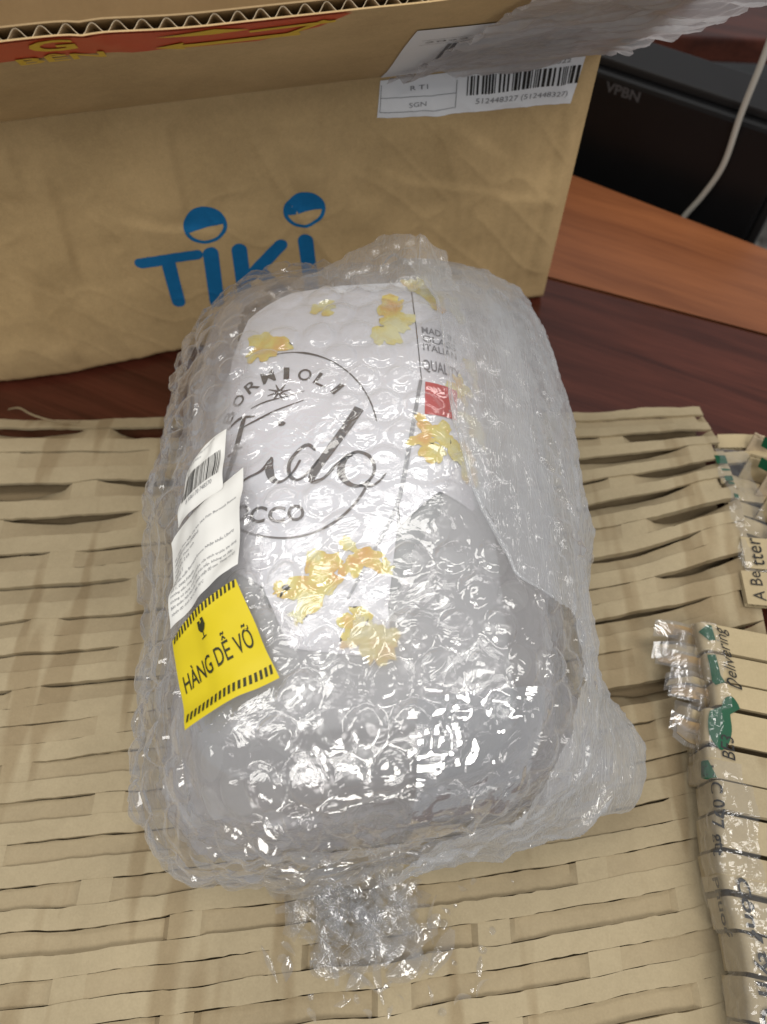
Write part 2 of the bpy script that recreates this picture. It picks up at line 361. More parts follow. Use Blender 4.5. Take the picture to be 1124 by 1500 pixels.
def stroke2(pts, w, cap=True):
    """smooth polyline with width w (number or list)"""
    P = np.array(pts, float); n = len(P)
    W = np.full(n, w, float) if np.isscalar(w) else np.array(w, float)
    k = 10; Q = []; WW = []
    for i in range(n - 1):
        p0 = P[max(i - 1, 0)]; p1 = P[i]; p2 = P[i + 1]; p3 = P[min(i + 2, n - 1)]
        for t in np.linspace(0, 1, k, endpoint=(i == n - 2)):
            Q.append(.5 * (2 * p1 + (p2 - p0) * t + (2 * p0 - 5 * p1 + 4 * p2 - p3) * t * t + (3 * p1 - p0 - 3 * p2 + p3) * t ** 3)); WW.append(W[i] * (1 - t) + W[i + 1] * t)
    Q = np.array(Q); WW = np.array(WW)
    d = np.gradient(Q, axis=0); d /= np.linalg.norm(d, axis=1, keepdims=True) + 1e-9
    nn = np.stack([-d[:, 1], d[:, 0]], -1)
    L = Q + nn * WW[:, None] / 2; R = Q - nn * WW[:, None] / 2
    V = np.concatenate([L, R]); m = len(Q); F = [(i, i + m, i + m + 1, i + 1) for i in range(m - 1)]
    if cap:
        for c, dr, wv in ((Q[0], -d[0], WW[0]), (Q[-1], d[-1], WW[-1])):
            a0 = math.atan2(dr[1], dr[0]); b = len(V)
            V = np.concatenate([V, [c], [c + wv / 2 * np.array([math.cos(a0 + t), math.sin(a0 + t)]) for t in np.linspace(-np.pi / 2, np.pi / 2, 9)]])
            F += [(b, b + 1 + i, b + 2 + i) for i in range(8)]
    return V, F
def ring2(c, r, w, a0=0, a1=2 * math.pi, n=40):
    a = np.linspace(a0, a1, n); V = np.concatenate([np.stack([c[0] + (r + s * w / 2) * np.cos(a), c[1] + (r + s * w / 2) * np.sin(a)], -1) for s in (1, -1)])
    return V, [(i, i + 1, i + 1 + n, i + n) for i in range(n - 1)]
def join2(*L):
    V = []; F = []; b = 0
    for v, f in L:
        V.append(v); F += [tuple(i + b for i in q) for q in f]; b += len(v)
    return np.concatenate(V), F
def rot2(VF, a, c=(0, 0)):
    V, F = VF; c = np.array(c); s, k = math.sin(a), math.cos(a); D = V - c
    return np.stack([c[0] + k * D[:, 0] - s * D[:, 1], c[1] + s * D[:, 0] + k * D[:, 1]], -1), F
def decal(name, VF, fn, mat, parent, maxe=.006):
    V, F = VF
    bm = bmesh.new(); vs = [bm.verts.new((x, y, 0)) for x, y in V]
    for f in F:
        try: bm.faces.new([vs[i] for i in f])
        except ValueError: pass
    bmesh.ops.triangulate(bm, faces=bm.faces[:])
    for _ in range(6):
        E = [e for e in bm.edges if e.calc_length() > maxe]
        if not E: break
        bmesh.ops.subdivide_edges(bm, edges=E, cuts=1); bmesh.ops.triangulate(bm, faces=bm.faces[:])
    bm.verts.index_update()
    A = np.array([v.co[:2] for v in bm.verts]); FF = [tuple(v.index for v in f.verts) for f in bm.faces]
    bm.free()
    o = mesh_obj(name, fn(A), FF, mat, None, True)
    if parent:
        o.parent = parent
        from mathutils import Matrix
        if parent.type == 'EMPTY': o.matrix_parent_inverse = Matrix.Translation(parent.location).inverted()
    return o
def barcode2(x0, y0, x1, y1, seed, n=60):
    r = random.Random(seed); L = []; x = 0; W = []
    while len(W) < n: W.append(r.choice((1, 1, 1, 2, 2, 3)))
    t = sum(W); k = (x1 - x0) / t
    for i, w in enumerate(W):
        if i % 2 == 0: L.append(rect2(x0 + x * k, y0, x0 + (x + w) * k, y1))
        x += w
    return join2(*L)
def blob2(c, rx, ry, seed, n=26, rough=.35, ang=0.):
    r = random.Random(seed); ph = [r.uniform(0, 6.28) for _ in range(5)]
    P = []
    for i in range(n):
        a = 2 * math.pi * i / n
        k = 1 + rough * (.5 * math.sin(3 * a + ph[0]) + .4 * math.sin(5 * a + ph[1]) + .3 * math.sin(8 * a + ph[2]))
        x, y = rx * k * math.cos(a), ry * k * math.sin(a)
        P.append((c[0] + x * math.cos(ang) - y * math.sin(ang), c[1] + x * math.sin(ang) + y * math.cos(ang)))
    return poly2(P)

# ================================================================== SETTING: table, floor, wall
def slab(name, poly, z0, z1, mat, parent=None, bev=.0):
    bm = bmesh.new(); a = [bm.verts.new((x, y, z0)) for x, y in poly]; b = [bm.verts.new((x, y, z1)) for x, y in poly]; n = len(poly)
    bm.faces.new(a[::-1]); bm.faces.new(b)
    for i in range(n): bm.faces.new((a[i], a[(i + 1) % n], b[(i + 1) % n], b[i]))
    bmesh.ops.recalc_face_normals(bm, faces=bm.faces[:])
    if bev: bmesh.ops.bevel(bm, geom=bm.edges[:], offset=bev, segments=2, affect='EDGES', profile=.6)
    me = bpy.data.meshes.new(name); bm.to_mesh(me); bm.free(); me.materials.append(mat)
    o = bpy.data.objects.new(name, me); col.objects.link(o)
    if parent: under(parent, o)
    return o
ed = np.array([.8433, -.5375]); en = np.array([.5375, .8433])           # along / across the table's far edge
tp = np.array([.173, .595])
def tl(a, b): return tuple(tp + ed * a + en * b)                          # table coordinates
top = empty('tabletop', (0, 0, -.03), 'dark red and orange varnished wooden tabletop', 'table', kind='structure')
# the orange board at the far edge widens to the left; three dark boards lie before it
pb0 = np.array([.1303, .4722]); pbd = np.array([.162, -.062]); pbd /= np.linalg.norm(pbd)
slab('plank', [tl(-.95, 0), tuple(pb0 - pbd * .85), tuple(pb0 + pbd * .75), tl(.65, 0)], -.03, 0, M['wood2'], top, .0012)
pn = np.array([pbd[1], -pbd[0]])
for i, (o0, o1) in enumerate(((.0012, .150), (.1512, .33), (.3312, .56), (.5612, .8))):
    slab('plank', [tuple(pb0 - pbd * .85 + pn * o0), tuple(pb0 - pbd * .85 + pn * o1), tuple(pb0 + pbd * .75 + pn * o1), tuple(pb0 + pbd * .75 + pn * o0)], -.03, -.0003 * (i + 1), M['wood'], top, .0012)
fl = slab('floor', [(-1.6, -1), (2.2, -1), (2.2, 2.2), (-1.6, 2.2)], -.34, -.30, plain('grey_floor', (.14, .138, .13), .5, .4, var=.3, vs=12)); tag(fl, kind='structure')

# ================================================================== CARTON
box = empty('cardboard_box', tuple(B0 - BD * .22 - BN * .12), 'big brown cardboard carton with blue printed word and opened flap', 'box')
U = np.linspace(-.46, 0, 340); Vv = np.concatenate([np.linspace(0, .007, 7), np.linspace(.010, BH, 130)])
uu, vv = np.meshgrid(U, Vv, indexing='ij'); Pf = box_map(uu, vv)
under(box, grid_obj('front_panel', Pf, M['kraft'], thick=-.004, tdir=BN))
def boxpt(u, d, v): return B0 + BD * u - BN * d + np.array([0, 0, v])
def panel(name, p0, du, dv, nu, nv, mat, thick, tdir, amp=.0015, sd=0):
    a, b = np.meshgrid(np.linspace(0, 1, nu), np.linspace(0, 1, nv), indexing='ij')
    P = np.array(p0) + a[..., None] * np.array(du) + b[..., None] * np.array(dv)
    P = P + np.array(tdir) * (amp * noise(P, .07, sd) * sstep(0, .1, a) * sstep(1, .9, a) * sstep(0, .1, b) * sstep(1, .9, b))[..., None]
    return grid_obj(name, P, mat, thick=thick, tdir=tdir)
DEP = .27
under(box, panel('side_panel', boxpt(-.0005, .0046, .002), -BN * (DEP - .01), (0, 0, BH - .002), 20, 20, M['kraft'], -.004, BD, sd=1))
under(box, panel('side_panel', boxpt(-.4595, .0046, .002), -BN * (DEP - .01), (0, 0, BH - .002), 20, 20, M['kraft'], .004, BD, sd=2))
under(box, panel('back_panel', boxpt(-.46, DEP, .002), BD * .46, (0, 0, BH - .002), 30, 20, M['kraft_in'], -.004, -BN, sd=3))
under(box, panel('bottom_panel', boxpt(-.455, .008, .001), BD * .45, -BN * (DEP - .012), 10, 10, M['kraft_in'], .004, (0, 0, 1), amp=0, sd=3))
FW = .135
uu, ww = np.meshgrid(np.linspace(-.46, 0, 110), np.linspace(.0015, FW, 34), indexing='ij')
flap = under(box, grid_obj('flap', flap_map(uu, ww), M['kraft'], thick=-.0006, tdir=FN))
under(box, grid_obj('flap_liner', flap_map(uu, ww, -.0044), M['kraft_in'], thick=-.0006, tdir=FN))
uf = np.linspace(-.459, -.001, 1400)
wv = -.0025 + .00185 * np.sin(2 * np.pi * uf / .0088 + .8 * np.sin(uf * 37))
P = np.stack([flap_map(uf, uf * 0 + w_, 0) + FN * wv[:, None] for w_ in (FW - .05, FW - .0012)], 1)
fo = grid_obj('fluting', P, M['fluting'], thick=.00035, tdir=FN); under(box, fo)
# other flaps: back one thrown open behind, side ones folded out
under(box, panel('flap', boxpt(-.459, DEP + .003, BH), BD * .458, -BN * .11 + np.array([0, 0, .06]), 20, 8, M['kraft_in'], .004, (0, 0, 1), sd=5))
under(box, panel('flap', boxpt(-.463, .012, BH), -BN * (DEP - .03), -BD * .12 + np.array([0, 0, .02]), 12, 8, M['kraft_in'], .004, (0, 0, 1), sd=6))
# blue word with two laughing faces
LG = lambda A: box_map(A[:, 0], A[:, 1], .00035)
lw_ = .0078
logo = join2(
    stroke2([(-.2876, .0883), (-.2700, .0889), (-.2514, .0892)], lw_ * 1.05), stroke2([(-.2705, .0870), (-.2713, .068), (-.2718, .0506)], lw_ * 1.15),
    stroke2([(-.2424, .0885), (-.2443, .067), (-.2461, .0462)], lw_ * 1.3),
    stroke2([(-.2237, .0878), (-.2250, .066), (-.2264, .0435)], lw_ * 1.3), stroke2([(-.1965, .0872), (-.208, .0758), (-.2190, .0650)], lw_ * 1.2), stroke2([(-.2140, .0690), (-.203, .052), (-.1935, .0351)], lw_ * 1.2),
    stroke2([(-.1797, .0885), (-.1790, .0535), (-.1786, .040)], lw_ * 1.3))
decal('printed_word', logo, LG, M['blue'], box, .005)
for c in ((-.2415, .1105), (-.1783, .1128)):
    ar = np.linspace(math.radians(-4), math.radians(192), 24)
    hair = poly2([(c[0] + (.0135) * math.cos(t), c[1] + (.0135) * math.sin(t)) for t in ar])
    decal('printed_face', join2(ring2(c, .0124, .0024, math.radians(190), math.radians(358), 30), hair), LG, M['blue'], box, .004)
# shipping label over the crease
ld = decal('shipping_label', poly2([(-.1316, .1707), (-.073, .1672), (-.0132, .1634), (-.0096, .1905), (-.129, .1905)]), lambda A: box_map(A[:, 0], A[:, 1], .0005), M['paper'], box, .0025)
LB = lambda A: box_map(A[:, 0], A[:, 1], .0008)
decal('barcode', rot2(barcode2(-.079, .1765, -.0115, .1866, 3, 61), -.02, (-.045, .18)), LB, M['ink'], ld, .0025)
decal('label_text', join2(rot2(fit(text2d('512448327 (512448327)'), -.0735, .1694, -.0165, .1735), -.055, (-.045, .17)), fit(text2d('10:58 20/07/2022'), -.060, .1882, -.018, .1905)), LB, M['inkgrey'], ld, .0025)
decal('label_text', join2(fit(text2d('SGN'), -.113, .1752, -.103, .1776), fit(text2d('R T1'), -.112, .1838, -.102, .1860),
      stroke2([(-.1300, .1739), (-.0855, .1715)], .0003), stroke2([(-.1300, .1739), (-.1285, .188)], .0003), stroke2([(-.0855, .1715), (-.0850, .186)], .0004), stroke2([(-.1294, .1815), (-.0853, .1795)], .0003)), LB, M['inkgrey'], ld, .0025)
FLm = lambda o: (lambda A: flap_map(A[:, 0], A[:, 1], o))
lf = decal('shipping_label', poly2([(-.129, .0015), (-.0098, .0015), (-.012, .085), (-.126, .092)]), FLm(.0005), M['paper'], box, .008)
decal('barcode', barcode2(-.105, .028, -.030, .062, 12, 48), FLm(.0008), M['inkgrey'], lf, .02)
decal('label_text', join2(*[fit(text2d(t), -.118, .068 - i * .0, -.03, .0705) for i, t in enumerate(['2022 07 20 000 KG'])], *[stroke2([(-.12, y), (-.02, y - .001)], .0003) for y in (.0655, .0735, .0185)]), FLm(.0008), M['inkgrey'], lf, .02)
# grey stretch film and red tape on the flap
uu, ww = np.meshgrid(np.linspace(0, 1, 170), np.linspace(0, 1, 120), indexing='ij')
lft = -.127 + .0 * ww + .045 * ww ** .8; rgt = .004 + .052 * ww + .003 * noise(np.stack([ww * 3, ww, ww], -1), .12, 3)
us = lft + (rgt - lft) * uu; wsx = .004 + .145 * ww + .006 * np.sin(uu * 9) * (1 - ww)
P = flap_map(us, wsx, .0016)
P = P + FN * (.0045 * np.abs(noise(np.stack([us * .35 + wsx * .5, wsx * 2 - us * .6, us * 0], -1), .016, 6)) + .0018 * np.abs(noise(np.stack([us * .6 - wsx * .3, wsx * 2.5 - us * .4, us * 0], -1), .007, 16)) + .001 * noise(P, .008, 2) * 0)[..., None]
P = P - np.array([0, 0, 1]) * (.10 * np.clip(us, 0, None))[..., None]
under(box, grid_obj('stretch_film', P, M['tape_grey']))
rt = decal('red_tape', poly2([(-.32, .1352), (-.32, .112), (-.2798, .1115), (-.2367, .1085), (-.1959, .1060), (-.172, .120), (-.160, .1352)]), FLm(.0007), M['redtape'], box, .008)
YT = FLm(.0011)
decal('tape_print', join2(poly2([(-.238, .1130), (-.226, .1190), (-.227, .1155), (-.1800, .1165), (-.1790, .1110), (-.227, .1105), (-.226, .1070)]),
      stroke2([(-.200, .1255), (-.166, .1275)], .003, False), stroke2([(-.186, .113), (-.170, .130)], .003, False), fit(text2d('G', bold=.03), -.283, .120, -.266, .1345), fit(text2d('BÊN', bold=.02), -.292, .1055, -.258, .1165)), YT, M['yelltape'], rt, .008)
decal('tape_print', poly2([(-.236, .1290), (-.213, .1345), (-.200, .1290), (-.214, .1275)]), YT, M['yelltape'], rt, .008)

# ================================================================== SLIT PACKING CARDBOARD
sheet = empty('packing_cardboard', (-.05, .12, 0), 'wide tan sheet of slit cardboard padding spread under the wrapped parcel', 'cardboard')
S0, S1 = -.37, .221; PIT = .0205; TAB = .0107; PER = .100; GAP = .0155
T0 = -.146; NR = 23
TH = .0055
def strip_grid(s0, s1, t0, t1, ns, nt, fdz=None):
    s, t = np.meshgrid(np.linspace(s0, s1, ns), np.linspace(t0, t1, nt), indexing='ij')
    P = sheet_map(s, t)
    if fdz is not None:
        e = (s - s0) / (s1 - s0); f = (t - t0) / (t1 - t0); P = P + fdz(e, f, P)
    return P
ri = random.Random(11)
def right_end(t): return .221 - .02 * max(0, (t - .22) / .1) * 0
for k in range(NR):
    t0 = T0 + k * PIT; ph = (k % 2) * PER / 2 + ri.uniform(-.004, .004) + .012
    far = t0 > .205
    # ribbon between two rows of cuts
    lift = ri.uniform(0, .0007)
    o = grid_obj('ribbon', strip_grid(S0, S1, t0 + TAB, t0 + PIT, 200, 4, lambda e, f, P: np.stack([e * 0, (.0004 * noise(P, .0045, 51) + .0003 * noise(P, .02, 52)) * np.where((f < .01) | (f > .99), 1, 0) * np.where(f > .5, -1, 1), lift + (.0022 * np.clip(noise(P, .05, 53), 0, 1) * far) + e * 0], -1)), M['pack'], thick=-(.0024 if far else TH), tdir=(0, 0, 1)); under(sheet, o)
    x = S0 + ((ph - S0) % PER) - PER
    while x < S1:
        a, b = max(x, S0), min(x + PER - GAP, S1)
        if b - a > .006:
            pt = sheet_map(np.array((a + b) / 2), np.array(t0))
            near_par = abs(pt[0]) < .115 and .03 < pt[1] < .34
            if near_par: d0, d1 = ri.uniform(.0003, .0012), ri.uniform(.0015, .003)
            elif pt[1] > .22 or (pt[0] > .1 and pt[1] > .09): d0, d1 = ri.uniform(.0002, .0012), ri.uniform(.005, .0125)
            elif pt[1] > .10: d0, d1 = ri.uniform(.0002, .001), ri.uniform(.002, .0045)
            else: d0 = ri.uniform(.0014, .0046); d1 = d0 + ri.uniform(-.0004, .0012)
            if ri.random() < .12: d0, d1 = .0002, .0008
            el = (.0012 if pt[1] < .10 else .005) / (b - a); rag = ri.uniform(.0, .0016); sd = ri.randrange(999)
            def fdz(e, f, P, d0=d0, d1=d1, el=el, sd=sd):
                r = sstep(0, el, e) * sstep(1, 1 - el, e)
                mid = (.7 + .3 * np.sin(np.pi * np.clip(e, 0, 1))) if d1 < .005 else (.12 + .88 * np.sin(np.pi * np.clip(e, 0, 1)) ** .8)
                dz = -r * (d0 * (1 - f) + d1 * f) * mid
                dy = -(.0009 if d1 < .005 else .0014) * r * mid * f * (d1 / .004) * (d1 - d0 > .0016) + .0004 * noise(P, .006, sd) * f
                return np.stack([e * 0, dy, dz], -1)
            o = grid_obj('cut_strip', strip_grid(a, b, t0 + .0002, t0 + TAB - .0004, max(10, int((b - a) / .0028)), 5, fdz), M['pack2'], thick=-.0028, tdir=(0, 0, 1)); under(sheet, o)
        c, d = max(b, S0), min(x + PER, S1)
        if d - c > .002 and c >= S0:
            o = grid_obj('bridge', strip_grid(c, d, t0, t0 + TAB, 6, 4), M['pack'], thick=-TH, tdir=(0, 0, 1)); under(sheet, o)
        x += PER
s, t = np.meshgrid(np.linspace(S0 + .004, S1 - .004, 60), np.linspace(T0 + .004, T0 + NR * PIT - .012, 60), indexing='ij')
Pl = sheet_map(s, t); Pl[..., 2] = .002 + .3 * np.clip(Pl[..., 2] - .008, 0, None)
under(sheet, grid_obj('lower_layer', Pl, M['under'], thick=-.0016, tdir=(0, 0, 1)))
# torn paper curl on the far left rim
cu = np.array([(-.262, .331, .010), (-.250, .326, .018), (-.238, .318, .021), (-.222, .313, .0205), (-.205, .3125, .0203)])
def ribbon3(name, pts, wvec, mat, parent, k=8):
    P = np.array(pts, float); Q = []
    for i in range(len(P) - 1):
        p0, p1, p2, p3 = P[max(i - 1, 0)], P[i], P[i + 1], P[min(i + 2, len(P) - 1)]
        for t in np.linspace(0, 1, k, endpoint=(i == len(P) - 2)):
            Q.append(.5 * (2 * p1 + (p2 - p0) * t + (2 * p0 - 5 * p1 + 4 * p2 - p3) * t * t + (3 * p1 - p0 - 3 * p2 + p3) * t ** 3))
    Q = np.array(Q); G = np.stack([Q - np.array(wvec) / 2, Q + np.array(wvec) / 2], 1)
    o = grid_obj(name, G, mat, thick=.0004); under(parent, o); return o
ribbon3('torn_curl', cu, (.0006, .0012, .0006), M['under'], sheet)

# corrugated bits: two liners with a wave between, cut edge showing
def corrugated(name, o, ex, ey, en_, lx, ly, th, mat, parent, pitch=.0075):
    o = np.array(o, float); ex, ey, en_ = [np.array(v, float) / np.linalg.norm(v) for v in (ex, ey, en_)]
    V = []; F = []
    def addgrid(P):
        b = sum(len(v) for v in V); V.append(P.reshape(-1, 3)); F.extend((grid_faces(*P.shape[:2]) + b).tolist())
    x = np.linspace(0, lx, 24)
    bend = (.0015 * np.sin(np.pi * x / lx))[:, None, None]
    for h in (0, .0005, th - .0005, th):
        P = o + x[:, None, None] * ex + np.array([0, ly])[None, :, None] * ey + en_ * (h + bend); addgrid(P)
    for h in (0, th - .0005):
        for yy in (0, ly):
            P = o + x[:, None, None] * ex + yy * ey + en_ * (np.array([h, h + .0005])[None, :, None] + bend); addgrid(P)
    xs = np.linspace(0, lx, int(lx / pitch * 14) + 2)
    wv = (th / 2 + (th / 2 - .0006) * np.sin(2 * np.pi * xs / pitch))[:, None, None] + (.0015 * np.sin(np.pi * xs / lx))[:, None, None]
    P = o + xs[:, None, None] * ex + np.array([.0003, ly - .0003])[None, :, None] * ey + en_ * wv; addgrid(P)
    ob = mesh_obj(name, np.concatenate(V), F, mat, None, False); under(parent, ob); return ob
# crushed, taped edge where the sheet folds over on the right
rc = random.Random(5)
for i in range(9):
    y = .296 - i * .0125; x = .2225 - .0008 * i + rc.uniform(0, .002)
    tilt = rc.uniform(-.5, .25)
    corrugated('folded_edge', (x, y, .006 + rc.uniform(0, .006)), (.9, -.25 + rc.uniform(-.2, .2), tilt), (.1, 1, rc.uniform(-.2, .3)), (rc.uniform(-.2, .2), -.2, 1), rc.uniform(.03, .05), .010, .0042, M['printed'], sheet)
for i in range(6):
    y = .29 - i * .016; x = .246 + rc.uniform(0, .008)
    o = corrugated('folded_edge', (x - .012, y, .010 + rc.uniform(0, .005)), (.85, -.5 + rc.uniform(-.3, .3), rc.uniform(-.2, .1)), (.1, .25, 1), (.5, .85, -.2), .05, .018, .0046, M['printed'] if i % 2 else M['fluting'], sheet)
    if i < 4:
        g0 = np.array([x - .008, y - .004, .030]); decal('green_print', poly2([(0, 0), (.007, -.002), (.007, .006), (0, .008)]), lambda A, g0=g0: g0 + np.stack([A[:, 0], -.4 * A[:, 0] + .3 * A[:, 1], .9 * A[:, 1]], -1), M['green'], sheet, .005)
EG = lambda A: sheet_map(A[:, 0], A[:, 1], .0011)
for (a, b, c, d) in ((.2135, .248, .2205, .259), (.2150, .2395, .2206, .2425), (.2155, .229, .2207, .2345), (.2170, .2255, .2207, .2280), (.2180, .212, .2207, .2165)):
    decal('green_print', poly2([(a, b), (c, b - .001), (c, d - .002), (a, d)]), EG, M['green'], sheet, .004)
n1, n2 = 60, 14
s, t = np.meshgrid(np.linspace(0, 1, n1), np.linspace(0, 1, n2), indexing='ij')
yy = .285 - .095 * s; xx = .2135 + .022 * t + .002 * np.sin(s * 21)
P = np.stack([xx, yy, np.maximum(sheet_z(np.minimum(xx, .221), yy), .012) + .002 + .002 * np.abs(noise(np.stack([xx, yy, xx * 0], -1), .006, 3)) - .25 * np.clip(xx - .221, 0, None)], -1)
under(sheet, grid_obj('clear_tape', P, M['tape']))
# printed pieces with lettering at the fold
tb = corrugated('printed_edge', (.2105, .1765, .024), (1, -.12, -.02), (0.02, 1, .05), (0, -.05, 1), .06, .021, .0045, M['printed'], sheet)
tb2 = corrugated('printed_edge', (.2150, .1995, .0245), (1, -.10, -.05), (0.02, 1, .08), (0, -.08, 1), .06, .020, .0045, M['printed'], sheet)
def edge_text(o, ex, ey, up): 
    o, ex, ey, up = [np.array(v, float) for v in (o, ex, ey, up)]
    return lambda A: o + A[:, :1] * ex + A[:, 1:] * ey + up
decal('lettering', fit(text2d('A Be', italic=.1), .001, .0035, .0195, .0105), lambda A: np.array([.2105, .1765, .024]) + np.stack([.0145 - A[:, 1], A[:, 0], .0057 + A[:, 0] * .05 - (.0145 - A[:, 1]) * .02], -1), M['ink'], sheet, .006)
decal('lettering', fit(text2d('tter', italic=.1), .0005, .0035, .0185, .0105), lambda A: np.array([.2150, .1995, .0245]) + np.stack([.0145 - A[:, 1], A[:, 0], .0060 + A[:, 0] * .08 - (.0145 - A[:, 1]) * .05], -1), M['ink'], sheet, .006)

# ------------------------------------------------------------------ second pad on the right
pad = empty('cardboard_pad', (.23, .06, 0), 'folded slit cardboard pad with taped printed edge and green marks lying over the tan sheet', 'cardboard')
PC = np.array([.1755, .158]); PD = np.array([-.085, -.996]); PD /= np.linalg.norm(PD); PE = np.array([.978, -.208])
PZ = .0455
PITCH = [.0175, .0165, .0135, .0195, .0165, .0155, .0165, .0195, .0150, .017, .018, .017, .017]
PQ = np.concatenate([[0], np.cumsum(PITCH)[:-1]])
_r = np.random.RandomState(6); PJX = _r.uniform(-.0035, .0035, 13); PJZ = _r.uniform(-.0026, .001, 13); PJT = _r.uniform(-.16, .16, 13); PJX[:2] = (0, .0008); PJZ[:2] = 0; PJT[:2] = .03
def pad_map(r, q, off=0.):
    """r inward from the left edge (negative runs down its side), q from the far corner towards the viewer"""
    r = np.asarray(r, float); q = np.asarray(q, float)
    R = .004; rr = np.clip(r, 0, None)
    ang = np.clip(-r / R, 0, np.pi / 2); ext = np.clip(-r - R * np.pi / 2, 0, None)
    inn = rr - (R + off) * np.sin(ang); z = PZ - R + (R + off) * np.cos(ang) - ext
    X = PC[0] + PD[0] * q + PE[0] * inn + .0025 * np.sin(q * 46); Y = PC[1] + PD[1] * q + PE[1] * inn
    i = np.clip(np.searchsorted(PQ, q, side='right') - 1, 0, len(PITCH) - 1)
    return np.stack([X + PJX[i], Y, z + PJZ[i] + PJT[i] * (q - PQ[i]) - .05 * np.clip(q - .14, 0, None)], -1)
rp = random.Random(3); q = 0.
for k, wq in enumerate(PITCH):
    gap = .0016 if k not in (3, 7) else .003
    jz = rp.uniform(-.0005, .0005) if k else 0
    rv = np.concatenate([np.linspace(.20, .006, 12), np.linspace(.004, -.0063, 8), [-.012, -.020, -.030]])
    r_, q_ = np.meshgrid(rv, np.linspace(q + .0001, q + wq - gap, 5), indexing='ij')
    P = pad_map(r_, q_); P[..., 2] += jz - .006 * np.sin(k * 1.7) * np.clip(r_, 0, .1) * .6
    o = grid_obj('cut_strip', P, M['printed'] if k < 4 else M['pack'], thick=-.003); under(pad, o)
    q += wq
# inner layers of the folded pad
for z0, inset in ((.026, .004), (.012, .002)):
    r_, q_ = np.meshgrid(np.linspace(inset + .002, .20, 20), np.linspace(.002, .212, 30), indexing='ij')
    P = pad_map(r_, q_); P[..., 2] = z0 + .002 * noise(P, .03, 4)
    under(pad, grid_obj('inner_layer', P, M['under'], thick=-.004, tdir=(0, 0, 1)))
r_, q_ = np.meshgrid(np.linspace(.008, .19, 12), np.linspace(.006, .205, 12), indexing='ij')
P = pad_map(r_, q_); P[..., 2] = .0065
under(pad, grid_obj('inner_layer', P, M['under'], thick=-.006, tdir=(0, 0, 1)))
PM = lambda o: (lambda A: pad_map(A[:, 0], A[:, 1], o))
def vtext(txt, q_start, q_end, r_base, r_top, mat, italic=0., bold=0.):
    """reads away from the viewer, letters' tops to the left"""
    V, F = fit(text2d(txt, italic=italic, bold=bold), 0, 0, 1, 1)
    return decal('lettering', (np.stack([r_base + (r_top - r_base) * V[:, 1], q_start + (q_end - q_start) * V[:, 0]], -1), F), PM(.0012), mat, pad, .005)
vtext('Delivering', .0365, .0015, .0115, .0035, M['ink'], italic=.25)
vtext('BE3', .072, .060, .0095, .003, M['ink'], italic=.2)
vtext('LLC 077 gtt', .0765, .118, -.008, -.001, M['ink'], bold=.01)
vtext('Phuoc', .127, .152, -.0145, -.0075, M['ink'], bold=.02)
vtext('Công ty', .126, .166, -.001, .0065, M['ink'], bold=.02)
vtext('n Onlin', .168, .204, .000, .008, M['ink'], bold=.02)
vtext('Hà N', .176, .200, .010, .017, M['ink'], bold=.02)
decal('green_print', poly2([(.001, .0015), (.003, .0015), (.0032, .010), (-.0004, .011), (-.004, .006)]), PM(.0011), M['green'], pad, .004)
decal('green_print', poly2([(-.003, .019), (.0006, .0185), (.0012, .034), (-.003, .036)]), PM(.0011), M['green'], pad, .004)
decal('green_print', blob2((.0030, .0545), .0055, .0135, 2, 30, .05), PM(.0010), M['green'], pad, .004)
decal('green_print', poly2([(-.008, .074), (-.003, .074), (.0, .082), (-.004, .0835), (-.0085, .082)]), PM(.0011), M['green'], pad, .004)
decal('green_print', ring2((.035, .176), .020, .0022, 2.2, 4.4, 30), PM(.0011), M['green'], pad, .004)
def tape_strip(r0, r1, q0, q1, sd, amp=.0022, off=.0017):
    r_, q_ = np.meshgrid(np.linspace(r0, r1, 30), np.linspace(q0, q1, int((q1 - q0) / .0011)), indexing='ij')
    r_ = r_ + .0022 * noise(np.stack([q_, q_ * 0, r_ * 0], -1), .011, sd) * (np.abs(r_ - (r0 + r1) / 2) / ((r1 - r0) / 2))
    h = off + amp * np.abs(noise(np.stack([r_, q_ * .7, r_ * 0], -1), .006, sd)) ; P0 = pad_map(r_, q_, .0); P1 = pad_map(r_, q_, .001)
    N = (P1 - P0) / .001
    N = np.where(r_[..., None] > 0, np.array([0, 0, 1.]), N)
    under(pad, grid_obj('clear_tape', P0 + N * h[..., None], M['tape']))
tape_strip(-.020, .003, .001, .073, 1); tape_strip(-.022, .013, .0735, .126, 2); tape_strip(-.022, .016, .1265, .208, 3)
tape_strip(.034, .07, .076, .135, 4, .0012)
# torn taped shreds sticking out of its corner
rs = random.Random(9)
for i in range(11):
    qq = .004 + i * .0058
    b = pad_map(np.array(-.012), np.array(qq)); L = rs.uniform(.010, .024) * (1.25 - .075 * i)
    pts = [b, b + np.array([-L * .5, .001, .004 + rs.uniform(-.002, .003)]), b + np.array([-L, .004 + rs.uniform(-.003, .003), rs.uniform(-.002, .005)])]
    ribbon3('torn_shred', pts, (.0015 + rs.uniform(-.001, .003), rs.uniform(.003, .0065), rs.uniform(-.001, .004)), (M['kraft_in'], M['under'], M['pack'])[i % 3], pad)
    pts = [p + np.array([-.002, 0, .0012]) for p in pts]
    ribbon3('tape_shred', pts, (.002, .0085, .003), M['tape'], pad)

